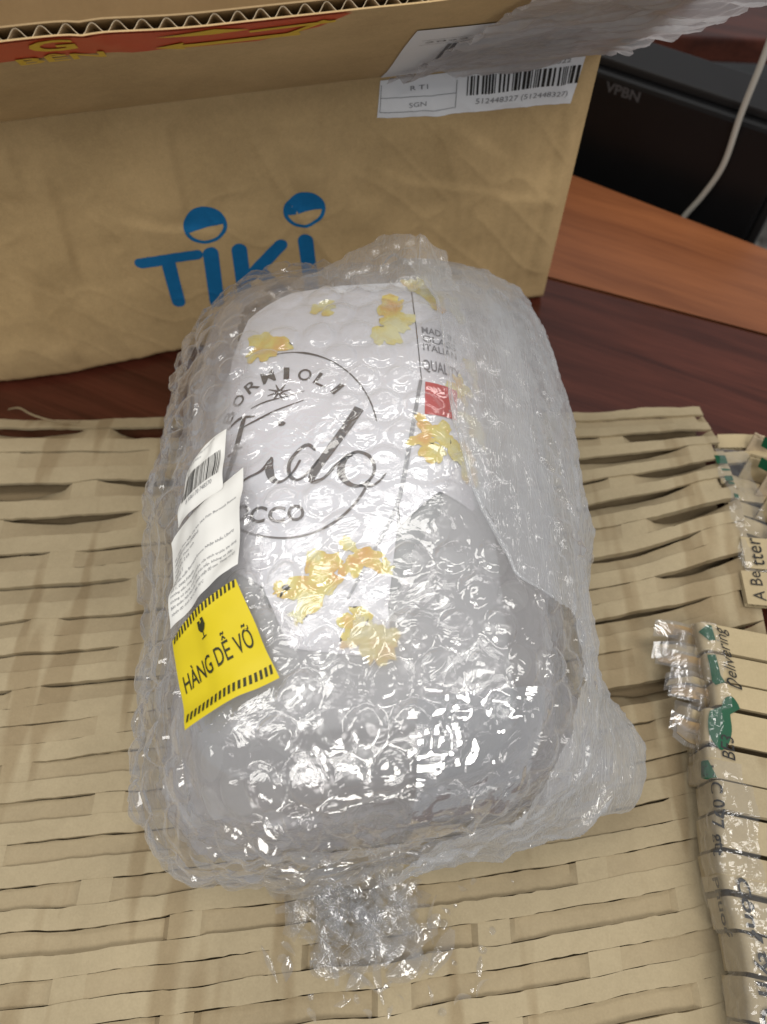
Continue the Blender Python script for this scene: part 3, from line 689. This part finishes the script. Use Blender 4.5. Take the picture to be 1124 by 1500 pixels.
# ================================================================== GLASS JAR with printed card
jar = empty('glass_jar', tuple(PO + np.array([-.009, 0, .022])), 'clear glass storage jar lying inside the bubble wrap with white flowered card', 'jar')
JX = PO + np.array([-.009, 0, 0])
jex = np.array([math.cos(PYAW), math.sin(PYAW), 0]); jey = np.array([-math.sin(PYAW), math.cos(PYAW), 0])
JCZ = .0845; JB = JT - JCZ - .0004
def loft(name, prof, mat, parent, n=64):
    """prof: list of (q, half width, half height, power, z shift)"""
    V = []
    for qv, hx, hz, pw_, dz in prof:
        a = np.linspace(0, 2 * np.pi, n, endpoint=False)
        V.append(JX + jex * (spw(np.cos(a), 2 / pw_) * hx)[:, None] + jey * qv + np.array([0, 0, 1.]) * (JCZ + dz + spw(np.sin(a), 2 / pw_) * hz)[:, None])
    m = len(prof); V = np.stack(V, 1)
    F = grid_faces(n, m, True).tolist() + [[i * m for i in range(n)][::-1], [i * m + m - 1 for i in range(n)]]
    o = mesh_obj(name, V.reshape(-1, 3), F, mat); sharp(o, 50); under(parent, o); return o
bod = loft('glass_body', [(-.112, .050, .043, 3, 0), (-.118, .060, .050, 3.2, 0), (-.1175, .0640, .0535, 3.3, 0), (-.1150, .0675, .0560, 3.4, 0), (-.1100, .0700, .0580, 3.5, 0), (-.1040, .0712, JB - .0006, 3.6, 0), (-.098, .0715, JB, 3.6, 0), (.062, .0715, JB, 3.6, 0), (.078, .068, JB - .002, 3.2, 0), (.090, .058, .050, 2.4, 0), (.098, .050, .047, 2, 0), (.106, .049, .047, 2, 0)], M['glass'], jar)
loft('rubber_seal', [(.1065, .0515, .049, 2, 0), (.1095, .0515, .049, 2, 0)], M['gasket'], jar)
loft('glass_lid', [(.110, .052, .0495, 2, 0), (.116, .053, .050, 2, 0), (.121, .049, .046, 2, 0), (.123, .030, .028, 2, 0)], M['glass'], jar)
def tube(name, pts, r, mat, parent, n=10, k=8):
    P = np.array(pts, float); Q = []
    for i in range(len(P) - 1):
        p0, p1, p2, p3 = P[max(i - 1, 0)], P[i], P[i + 1], P[min(i + 2, len(P) - 1)]
        for t in np.linspace(0, 1, k, endpoint=(i == len(P) - 2)):
            Q.append(.5 * (2 * p1 + (p2 - p0) * t + (2 * p0 - 5 * p1 + 4 * p2 - p3) * t * t + (3 * p1 - p0 - 3 * p2 + p3) * t ** 3))
    Q = np.array(Q); d = np.gradient(Q, axis=0); d /= np.linalg.norm(d, axis=1, keepdims=True)
    u = np.cross(d, (0.3, .2, .93)); u /= np.linalg.norm(u, axis=1, keepdims=True); v = np.cross(d, u)
    a = np.linspace(0, 2 * np.pi, n, endpoint=False)
    rr = r if np.isscalar(r) else np.interp(np.linspace(0, 1, len(Q)), np.linspace(0, 1, len(r)), r)[:, None, None]
    G = Q[:, None, :] + rr * (np.cos(a)[None, :, None] * u[:, None, :] + np.sin(a)[None, :, None] * v[:, None, :])
    m = len(Q); G = G.transpose(1, 0, 2)
    o = mesh_obj(name, G.reshape(-1, 3), grid_faces(n, m, True).tolist() + [[i * m for i in range(n)], [i * m + m - 1 for i in range(n)][::-1]], mat)
    if parent: under(parent, o)
    return o
def jp(x, qv, z): return JX + jex * x + jey * qv + np.array([0, 0, z])
tube('wire_clasp', [jp(-.0545, .100, .085), jp(-.056, .118, .085), jp(-.03, .1265, .085), jp(.03, .1265, .085), jp(.056, .118, .085), jp(.0545, .100, .085)], .0012, M['steel'], jar)
# card: front panel and side panel with a fold between them
CW = .0006
JM = lambda o: (lambda A: jar_map(A[:, 0], A[:, 1], o))
card = decal('printed_card', poly2([(-.060, -.02), (-.056, -.045), (-.0359, -.0586), (-.0239, -.0864), (-.004, -.0895), (.0173, -.0922), (.0165, -.070), (.0215, -.0350), (.0225, -.0225), (.0300, .0123), (.0372, .0496), (.0365, .085), (.0353, .1214), (-.0017, .1198), (-.0275, .1148), (-.052, .100), (-.062, .075), (-.064, .02)]), JM(CW), M['card'], jar, .003)
decal('printed_card', poly2([(.0378, .0496), (.0371, .085), (.0362, .1216), (.060, .126), (.083, .118), (.090, .073), (.088, .0127), (.070, -.008), (.0587, -.0201), (.042, -.0135), (.0305, -.0240), (.0236, -.0310), (.0232, -.0225), (.0307, .0123)]), JM(CW), M['card'], jar, .003)
decal('card_fold', stroke2([(.0368, .0496), (.0298, .0123), (.0222, -.0215), (.008, -.050), (-.0002, -.0661)], [.0014, .0022, .0019, .0012, .0010]), JM(CW + .0005), plain('fold_grey', (.36, .37, .38), .3, .5, .3), jar, .004)
JP = JM(CW + .0004)
cc = (-.0268, .0168); rx, ry = .0420, .0530
ringp = [(cc[0] + rx * math.cos(t), cc[1] + ry * math.sin(t)) for t in np.linspace(math.radians(112), math.radians(10), 14)]
decal('printed_ring', stroke2(ringp, [.0006] * 4 + [.0014, .0011] + [.0007] * 8), JP, M['silver'], card, .004)
ringp = [(cc[0] + rx * math.cos(t), cc[1] + ry * math.sin(t)) for t in np.linspace(math.radians(-28), math.radians(-135), 14)]
decal('printed_ring', stroke2(ringp, [.0013] * 5 + [.0010] * 9), JP, M['silver'], card, .004)
def arc_text(txt, c, rx, ry, a0, a1, h, bold=0.02, widths=None):
    L = []
    n = len(txt)
    for i, ch in enumerate(txt):
        if ch == ' ': continue
        a = a0 + (a1 - a0) * (i + .5) / n; wd_ = abs(a1 - a0) / n * rx * (.34 if ch in 'I' else .82)
        p = np.array([c[0] + rx * math.cos(a), c[1] + ry * math.sin(a)])
        tx = np.array([math.sin(a) * rx, -math.cos(a) * ry]) * (1 if a1 < a0 else -1); ang = math.atan2(tx[1], tx[0])
        L.append(rot2(fit(text2d(ch, bold=bold), p[0] - wd_ / 2, p[1], p[0] + wd_ / 2, p[1] + h), ang, p))
    return join2(*L)
decal('lettering', arc_text('BORMIOLI', (-.0290, .014), .034, .0385, math.radians(152), math.radians(42), .0075, .012), JP, M['silver'], card, .005)
star = join2(*[stroke2([(-.0323 + .0012 * math.cos(t), .0445 + .0012 * math.sin(t)), (-.0323 + .0058 * math.cos(t + .1), .0445 + .0050 * math.sin(t + .1))], [.0013, .0004]) for t in np.linspace(.2, 6.48, 9)[:-1]])
decal('printed_star', star, JP, M['silver'], card, .004)
decal('printed_swoosh', join2(stroke2([(-.050, .0275), (-.0415, .0300), (-.033, .0338), (-.0203, .0393)], [.0007, .0012, .0009, .0004]), stroke2([(-.046, .0375), (-.039, .0395), (-.030, .0415), (-.0200, .0450)], [.0004, .0010, .0007, .0003])), JP, M['silver'], card, .004)
# brush script word
scr = join2(
    stroke2([(-.0600, .0305), (-.0520, .0335), (-.0440, .0320)], [.0008, .0020, .0008]), stroke2([(-.0500, .0320), (-.0545, .0120), (-.0600, -.004)], [.0026, .0034, .0020]), stroke2([(-.0580, .0140), (-.0500, .0160)], [.0012, .0008]),
    stroke2([(-.0520, -.0060), (-.0464, -.0030), (-.0395, -.0005), (-.0350, .0045)], [.0008, .0013, .0014, .0026]),
    stroke2([(-.0345, .0060), (-.0352, -.0008), (-.0330, -.0062), (-.0290, -.0068), (-.0245, -.0020), (-.0215, .0040)], [.0016, .0040, .0030, .0011, .0011, .0012]),
    stroke2([(-.0146, .0100), (-.0180, .0128), (-.0225, .0095), (-.0262, .0030), (-.0258, -.0040), (-.0222, -.0064), (-.0180, -.0030), (-.0130, .0040)], [.0014, .0020, .0016, .0016, .0020, .0012, .0012, .0012]),
    stroke2([(.0066, .0335), (.0000, .0220), (-.0080, .0090), (-.0150, -.0030), (-.0155, -.0075), (-.0110, -.0062), (-.0060, -.0010)], [.0050, .0046, .0044, .0036, .0024, .0014, .0012], cap=False),
    stroke2([(-.0075, -.0020), (-.0030, .0028), (.0020, .0058)], [.0009, .0014, .0012]),
    stroke2([(.0030, .0072), (-.0010, .0040), (-.0026, -.0030), (.0006, -.0090), (.0060, -.0105), (.0112, -.0065), (.0128, -.0005), (.0105, .0055), (.0058, .0080), (.0028, .0072)], [.0018, .0028, .0036, .0026, .0014, .0012, .0016, .0018, .0016, .0018]),
    stroke2([(.0060, -.0105), (.0110, -.0108), (.0150, -.0082), (.0179, -.0043)], [.0012, .0014, .0011, .0007]))
scr = (scr[0], scr[1])
decal('script_word', scr, JP, M['silver'], card, .004)
decal('script_dot', blob2((-.0306, .0256), .0018, .0015, 4, 16, .15), JP, M['silver'], card, .004)
decal('lettering', arc_text('ROCCO', (-.0300, .040), .060, .0685, math.radians(-122), math.radians(-78), .0085, .02), JP, M['silver'], card, .005)
# yellow flowers: a handful of ragged petals round each point
rf = random.Random(21)
for i, (cx_, cy_, sz) in enumerate([(-.0386, .077, 1.15), (.0215, .0907, 1.35), (.0443, .1119, 1.3), (.066, .112, .9), (.076, .070, 1.1), (.0395, .0148, 1.15), (.0560, .004, 1.0), (-.0140, -.0578, 1.3), (.0046, -.0458, .9), (.0094, -.0783, 1.25), (.070, .035, 1.1), (-.012, .101, .7), (-.028, -.0600, .35), (.0600, .052, .8), (-.0215, -.073, .3), (.016, -.052, .35)]):
    L = []; n = rf.choice((5, 6, 7)); a0 = rf.uniform(0, 6.28)
    for k in range(n):
        a = a0 + rf.uniform(.55, .95) * k; sz2 = sz * 1.35; rr = .0046 * sz2 * rf.uniform(.55, 1.1)
        L.append(blob2((cx_ + rr * math.cos(a), cy_ + rr * 1.25 * math.sin(a)), .0048 * sz2 * rf.uniform(.7, 1.1), .0030 * sz2 * rf.uniform(.6, 1.1), rf.randrange(999), 22, .28, a))
    for j, b2 in enumerate(L):
        decal('printed_petal', b2, JM(CW + .0004 + .00006 * j), M['petal'], card, .004)
decal('red_square', poly2([(.0392, .0494), (.0569, .0488), (.0548, .0297), (.0377, .0293)]), JM(CW + .0005), M['red'], card, .004)
decal('lettering', fit(text2d('QUALITY', bold=.015), .0385, .0555, .0600, .0640), JP, M['inkgrey'], card, .005)
decal('lettering', join2(*[fit(text2d(tx, bold=.01), .0395, .0700 + .0058 * i, .0590, .0745 + .0058 * i) for i, tx in enumerate(['ITALIAN', 'GLASS', 'MADE IN'])]), JP, M['inkgrey'], card, .006)

# ================================================================== BUBBLE WRAP
wrap = empty('bubble_wrap', (float(PO[0]), float(PO[1]), .020), 'clear crinkled bubble wrap bundle holding the jar, with stickers on its flank', 'bubble wrap')
def bubbles(a, m, pitch, R, h, sd, warp=.003):
    P = np.stack([a, m, a * 0], -1)
    a = a + warp * noise(P, .05, sd); m = m + warp * noise(P, .05, sd + 1)
    ph = pitch * .866
    best = np.full(a.shape, 9.); bi = np.zeros(a.shape, np.int64); bj = np.zeros(a.shape, np.int64)
    r0 = np.floor(m / ph).astype(np.int64)
    for dr in (0, 1):
        row = r0 + dr; offx = (row % 2) * pitch / 2; c = np.round((a - offx) / pitch).astype(np.int64)
        d = np.hypot(a - (c * pitch + offx), m - row * ph)
        better = d < best; best = np.where(better, d, best); bi = np.where(better, row, bi); bj = np.where(better, c, bj)
    k = .5 + .5 * _h(bi, bj, bi * 0, sd)             # some are popped or pressed flat
    amp = h * np.where(k < .30, .12 + .5 * k, .45 + .65 * k)
    R = R * (.86 + .2 * (.5 + .5 * _h(bj, bi, bi * 0 + 5, sd)))
    return amp * np.clip(1 - (best / R) ** 5, 0, 1) ** .65, best / R
def wrap_layer(name, mat, na, nm, offf, bub, crink, sd, a0=0., a1=None, mask=None, parent=wrap):
    a1 = CLEN if a1 is None else a1
    A = np.linspace(a0, a1, na, endpoint=a1 - a0 < CLEN - 1e-6); Mm = np.linspace(.0006, MLEN - .0006, nm)
    a, m = np.meshgrid(A, Mm, indexing='ij')
    P = wrap_smooth(a, m); N = wrap_normal(a, m)
    up = sstep(-.35, .25, N[..., 2]); edgef = sstep(0, .02, m) * sstep(MLEN, MLEN - .02, m)
    side = 1 - sstep(.3, .95, N[..., 2])
    st = np.stack([P[..., 0], P[..., 1] * .45, P[..., 2]], -1)
    d = offf(N, side)
    if bub:
        b, rr = bubbles(a, m, *bub, sd); cov = sstep(-.35, .15, noise(P, .055, sd + 11)) * .75 + .25
        d = d + b * up * edgef * cov * (.62 + .38 * side) * (1 + .35 * noise(P, .006, sd + 12))
    big = (.0022 * noise(P, .035, sd + 3) + .0050 * np.clip(ridge(P, .075, 71), -.3, 1) * side + .0030 * np.clip(ridge(st, .045, 72), 0, 1) ** 2 * side - .002 * side) * (.25 + .75 * side) * up
    # long drawn-in creases plus fine crumple
    cr = crink * (1.6 * (.25 + side) * np.clip(ridge(st, .022, sd + 5), -.2, 1) ** 2 + .55 * (.25 + .75 * side) * np.clip(ridge(P, .008, sd + 6), 0, 1) ** 2 + .25 * noise(P, .0035, sd + 7) * (.12 + .9 * side))
    near = sstep(-.25, -.8, N[..., 1])
    cr = cr + crink * near * (1.6 * np.clip(ridge(np.stack([P[..., 0] * .5, P[..., 1], P[..., 2]], -1), .016, sd + 8), 0, 1) ** 2 + .5 * noise(P, .006, sd + 9))
    d = d + (big + cr) * (.15 + .85 * np.maximum(up, near))
    Q = P + N * d[..., None]
    Q[..., 2] = np.maximum(Q[..., 2], .0205)
    wrapn = (a1 - a0) > CLEN - 1e-6
    F = grid_faces(na, nm, wrapn)
    if mask is not None:
        keep = mask(a, m).reshape(-1); F = F[keep[F].all(1)]
        used = np.unique(F); remap = np.zeros(na * nm, np.int64); remap[used] = np.arange(len(used)); V = Q.reshape(-1, 3)[used]; F = remap[F]
    else: V = Q.reshape(-1, 3)
    o = mesh_obj(name, V, F, mat); under(parent, o); return o
wrap_layer('bubble_film', M['film'], 560, 420, lambda N, s: 0.0 + 0 * s, (.0187, .0088, .0040), .0013, 100)
wrap_layer('bubble_film', M['film_in'], 330, 250, lambda N, s: -.0018 - .0075 * s, (.0187, .0088, -.0030), .0014, 140)
wrap_layer('bubble_film', M['film_deep'], 480, 380, lambda N, s: -.0030 - .0135 * s, (.0187, .0088, .0025), .0022, 180, mask=lambda a, m: np.hypot((a - .291) / .054, (m - .275) / .138) ** 1 + .10 * noise(np.stack([a, m, a * 0], -1), .02, 8) + .06 * noise(np.stack([a, m, a * 0], -1), .007, 9) > 1)
# overlapping end of the wrap on the right, its edge running down the bundle
em = np.array([.010, .05, .09, .115, .1384, .150, .1948, .2412, .3106, .349, .42]); ea = np.array([.36, .375, .392, .400, .388, .362, .3456, .3396, .3379, .3276, .315])
def omask(a, m): return a > np.interp(m, em, ea) + .0018 * noise(np.stack([m, m * 0, m * 0], -1), .012, 3)
wrap_layer('overlapping_film', M['film_over'], 330, 400, lambda N, s: .0046 + .001 * s, (.0187, .0088, -.0018), .0016, 220, a0=.30, a1=.56, mask=omask)
mm = np.linspace(.142, .40, 80); aa = np.interp(mm, em, ea)
pts = wrap_smooth(aa, mm) + wrap_normal(aa, mm) * (.0052 + .0012 * noise(np.stack([mm, mm * 0, mm * 0], -1), .008, 5))[:, None]
tube('film_hem', pts, [.0004, .0011, .0007, .0012, .0005, .0010, .0005, .0008, .0004], M['film_over'], wrap, 10, 3)
# peaked fold at the far end and small tab at the foot
def film_patch(name, corners, n, amp, sd, mat, parent):
    c = np.array(corners, float); u, v = np.meshgrid(np.linspace(0, 1, n), np.linspace(0, 1, n), indexing='ij'); u = u[..., None]; v = v[..., None]
    P = c[0] * (1 - u) * (1 - v) + c[1] * u * (1 - v) + c[2] * u * v + c[3] * (1 - u) * v
    nn = np.cross(c[1] - c[0], c[3] - c[0]); nn /= np.linalg.norm(nn)
    P = P + nn * (amp * ridge(P, .012, sd) + amp * .5 * noise(P, .005, sd))[..., None]
    o = grid_obj(name, P, mat); under(parent, o); return o
film_patch('peaked_fold', [(-.055, .318, .136), (.000, .345, .150), (.020, .335, .158), (.018, .300, .152)], 40, .0025, 2, M['film_over'], wrap)
film_patch('peaked_fold', [(.018, .300, .154), (.020, .335, .158), (.034, .338, .142), (.040, .300, .150)], 30, .0025, 5, M['film_over'], wrap)
film_patch('film_tab', [(-.012, .052, .030), (.012, .055, .030), (.009, .030, .0215), (-.002, .029, .0215)], 24, .0012, 8, M['film_over'], wrap)
# flat tape patches over the near end
def wrap_patch(name, a0, a1, m0, m1, off, mat, sd, amp=.0009, n=50):
    a, m = np.meshgrid(np.linspace(a0, a1, n), np.linspace(m0, m1, n), indexing='ij')
    P = wrap_smooth(a, m); N = wrap_normal(a, m)
    h = off + amp * noise(P, .013, sd) + amp * .8 * np.abs(noise(P, .007, sd + 2))
    o = grid_obj(name, P + N * h[..., None], mat); under(wrap, o); return o
M['tape_gloss'] = film('glossy_packing_tape', haze=.04, base=.30, edge=.5, rough=.03, bscale=45, bstr=.35, hedge=.05)
wrap_patch('packing_tape', .318, .372, .058, .104, .0055, M['tape_gloss'], 4, .0014, 80)
wrap_patch('packing_tape', .322, .352, .028, .054, .0058, M['tape_gloss'], 9)

# stickers on the flank
def sticker_fn(c, off, amp, sd):
    c = np.array(c, float); nn = np.cross(c[1] - c[0], c[3] - c[0]); nn /= np.linalg.norm(nn)
    if nn[2] < 0: nn = -nn
    def fn(A, extra=0.):
        u = A[:, :1]; v = A[:, 1:]
        P = c[0] * (1 - u) * v + c[1] * u * v + c[2] * u * (1 - v) + c[3] * (1 - u) * (1 - v)      # (0,1)=top left
        b = 4 * (u * (1 - u))
        return P + nn * (off + extra + .0028 * b[:, :] + 2 * amp * noise(np.concatenate([u * .05, v * .05, u * 0], 1), .014, sd)[:, None])
    return fn
def W3(a, m): return wrap_smooth(np.array(a), np.array(m))
fr = sticker_fn([W3(.2127, .1459), W3(.2461, .1620), W3(.2650, .1193), W3(.2238, .1081)], .0062, .0006, 1)
sf = decal('fragile_sticker', rect2(0, 0, 1, 1), fr, M['yellow'], wrap, .04); tag(sf, 'yellow warning sticker with broken glass mark and hazard stripes')
pr = lambda A: fr(A, .0003)
L = []
for y0, y1 in ((.93, .995), (.055, .13)):
    for i in range(19):
        x = .03 + i * .0505; decal('hazard_stripe', poly2([(x, y0), (x + .026, y0), (x + .048, y1), (x + .022, y1)]), pr, M['inkolive'], sf, .04)
decal('lettering', fit(text2d('HÀNG DỄ VỠ', bold=.008), .07, .34, .93, .62), pr, M['inkolive'], sf, .04)
gx, gy = .47, .685
glass = join2(poly2([(gx - .045, gy + .20), (gx - .005, gy + .19), (gx - .015, gy + .155), (gx + .012, gy + .17), (gx + .008, gy + .205), (gx + .045, gy + .20), (gx + .052, gy + .12), (gx + .03, gy + .08), (gx + .008, gy + .065), (gx - .008, gy + .065), (gx - .03, gy + .08), (gx - .052, gy + .12)]), rect2(gx - .006, gy + .012, gx + .006, gy + .067), rect2(gx - .035, gy, gx + .035, gy + .014))
decal('broken_glass_mark', glass, pr, M['inkolive'], sf, .04)
inf = sticker_fn([W3(.2084, .1892), W3(.2475, .2130), W3(.2475, .1668), W3(.2127, .1502)], .0060, .0010, 3)
si = decal('information_sticker', poly2([(0, .0), (.0, .985), (.06, 1), (1, 1), (1, .02), (.9, 0)]), inf, M['sticker'], wrap, .04); tag(si, 'off white paper sticker with many lines of small print')
lines = ['Hũ Thủy Tinh Nắp Cài Kín Hơi Fido Bormioli Rocco', '149230BTZ121990 (2000ml)', 'Chất liệu: Thủy tinh', 'Dung tích: 2 Lít', 'Xuất xứ: Ý', 'Nhà sản xuất: Bormioli Rocco; Nhập khẩu Liberty', 'Số 1, 0990 Fidenza', 'Hướng dẫn: dùng thực phẩm, rửa sạch trước khi dùng', 'Không sử dụng trực tiếp trên bếp, không va đập', 'Bảo quản: Nơi khô ráo, tránh nhiệt độ cao. Tháng và kỳ', 'Nhiệt độ: dưới 20°C đến 70°C']
L = []
for i, tx in enumerate(lines):
    V, F = text2d(tx, bold=.004); w_ = min(.90, len(tx) * .0185); L.append(fit((V, F), .05, .70 - i * .062, .05 + w_, .742 - i * .062))
decal('lettering', join2(*L), lambda A: inf(A, .0003), M['inkgrey'], si, .04)
bar = sticker_fn([W3(.2178, .2208), W3(.2385, .2345), W3(.2384, .2041), W3(.2127, .1935)], .0060, .0008, 5)
sb = decal('barcode_sticker', poly2([(0, .04), (.03, 0), (.97, 0), (1, .03), (1, 1), (0, 1)]), bar, M['sticker'], wrap, .04); tag(sb, 'white paper sticker with a barcode')
br = lambda A: bar(A, .0003)
decal('barcode', barcode2(.10, .30, .93, .68, 8, 70), br, M['ink'], sb, .05)
decal('lettering', join2(fit(text2d('8 936170 748570'), .24, .19, .80, .26), *[fit(text2d(t), .10, .90 - .075 * i, .10 + .02 * len(t), .94 - .075 * i) for i, t in enumerate(['Bormioli Rocco Fido hũ thủy tinh 2L', 'BTZ 149230 Made in', 'SL: 1'])]), br, M['inkgrey'], sb, .05)

# ================================================================== FILM SCRAPS
def shard(rng, L, w, curl):
    n = 7; t = np.linspace(0, 1, n)
    x = L * (t - .5); wv = w * np.sin(np.pi * np.clip(t, .06, .94)) ** rng.uniform(.3, 1.2)
    z = curl * L * (4 * (t - .5) ** 2) ; tw = rng.uniform(-1.2, 1.2)
    P = np.stack([np.stack([x, s_ * wv / 2 * np.cos(tw * t), z + s_ * wv / 2 * np.sin(tw * t)], -1) for s_ in (-1, 0, 1)], 1)
    P[:, 1, 2] += rng.uniform(-.1, .25) * w
    a, b, c = rng.uniform(0, 6.28), rng.uniform(-.5, .5), rng.uniform(-.6, .6)
    Rz = np.array([[math.cos(a), -math.sin(a), 0], [math.sin(a), math.cos(a), 0], [0, 0, 1]]); Ry = np.array([[math.cos(b), 0, math.sin(b)], [0, 1, 0], [-math.sin(b), 0, math.cos(b)]]); Rx = np.array([[1, 0, 0], [0, math.cos(c), -math.sin(c)], [0, math.sin(c), math.cos(c)]])
    P = P @ Rx.T @ Ry.T @ Rz.T; P[..., 2] -= P[..., 2].min(); return P
rg = random.Random(4); V = []; F = []; b = 0
for i in range(150):
    while True:
        px_, py_ = rg.gauss(-.014, .019), rg.gauss(.014, .012)
        if -.058 < px_ < .03 and -.012 < py_ < .040: break
    P = shard(rg, rg.uniform(.006, .024), rg.uniform(.003, .011), rg.uniform(0, .4))
    dd = math.hypot((px_ + .012) / .02, (py_ - .014) / .014)
    P = P + np.array([px_, py_, float(sheet_z(np.array(px_), np.array(py_))) + .0008 + rg.uniform(0, .007) * max(0, 1 - dd * .6)])
    n, m = P.shape[:2]; V.append(P.reshape(-1, 3)); F += (grid_faces(n, m) + b).tolist(); b += n * m
pile = mesh_obj('film_shreds', np.concatenate(V), F, M['scrap']); tag(pile, 'loose heap of clear plastic film shreds at the foot of the wrapped parcel', 'film shreds', kind='stuff')
for i in range(34):
    if i < 12: px_, py_ = rg.uniform(.012, .055), rg.uniform(-.022, .034)
    elif i < 22: px_, py_ = rg.uniform(-.035, .03), rg.uniform(-.028, -.010)
    else: px_, py_ = rg.uniform(-.06, .07), rg.uniform(-.02, .036)
    P = shard(rg, rg.uniform(.003, .011) * (1 if i < 22 else .4), rg.uniform(.0015, .005) * (1 if i < 22 else .5), rg.uniform(0, .5))
    o = grid_obj('film_scrap', P, M['scrap']); o.location = (px_, py_, float(sheet_z(np.array(px_), np.array(py_))) + .0006)
    tag(o, 'small loose scrap of clear plastic film lying on the tan cardboard', 'film scrap', 'clear film scraps scattered on the cardboard')

# ================================================================== BEHIND THE TABLE
case = empty('computer_case', tuple([*tl(-.02, .11), -.30]), 'plain black computer case standing behind the table edge', 'computer case')
ctop = .074; c0 = -.26; c1 = .149; f0 = .03
def cbox(name, a0, a1, b0, b1, z0, z1, mat, bev=.003):
    return slab(name, [tl(a0, b0), tl(a1, b0), tl(a1, b1), tl(a0, b1)], z0, z1, mat, case, bev)
cbox('case_body', c0, c1, f0, .085, -.30, ctop, M['black'], .004)
cbox('top_trim', c0 + .002, c1 - .004, f0 + .008, .080, ctop + .0005, ctop + .008, M['black2'], .002)
cbox('side_rail', c1 + .0005, c1 + .008, f0 + .006, .080, -.30, ctop - .008, M['black2'], .002)
V, F = fit(text2d('VPBN', bold=.02), 0, 0, .030, .0085)
o = mesh_obj('lettering', [(*tl(-.006 + x, f0 - .0006), .0610 + y) for x, y in V], F, M['casetext'], None, False); under(case, o)
cb = tube('power_cable', [(.2550, .5560, -.30), (.2560, .5600, -.12), (.2600, .5640, -.045), (.2651, .5662, -.0205), (.2723, .5617, .0075), (.2770, .5586, .039), (.2745, .5600, .0818), (.2735, .5610, .132), (.270, .567, .20), (.262, .60, .30)], .0024, M['cable'], None, 14, 10)
tag(cb, 'thin grey cable hanging down in front of the black computer case', 'cable')
# low dark bench further back
bench = empty('wooden_bench', (.55, 1.12, -.30), 'low dark red wooden bench standing on the grey floor', 'bench')
slab('seat', [(.26, .985), (.95, .93), (.99, 1.30), (.30, 1.36)], -.115, -.085, M['wood'], bench, .003)
for x, y in ((.40, 1.02), (.90, .98), (.42, 1.30), (.94, 1.26)):
    slab('leg', [(x, y), (x + .03, y), (x + .03, y + .03), (x, y + .03)], -.30, -.1155, M['wood'], bench, .002)
n = 70
th, ph = np.meshgrid(np.linspace(0, 2 * np.pi, n, endpoint=False), np.linspace(.02, np.pi - .25, 50), indexing='ij')
P = np.stack([.075 * np.sin(ph) * np.cos(th), .06 * np.sin(ph) * np.sin(th), .055 * np.cos(ph)], -1)
nr = P / np.linalg.norm(P, axis=-1, keepdims=True)
P = P + nr * (.020 * ridge(P, .035, 2) + .009 * ridge(P, .015, 5))[..., None]
P[..., 2] -= P[..., 2].min()
bg = mesh_obj('plastic_bag', P.reshape(-1, 3), grid_faces(n, 50, True).tolist() + [[i * 50 for i in range(n)]], M['bag']); bg.location = (.475, .775, -.30)
tag(bg, 'crumpled grey plastic bag on the floor beside the black computer case', 'bag')
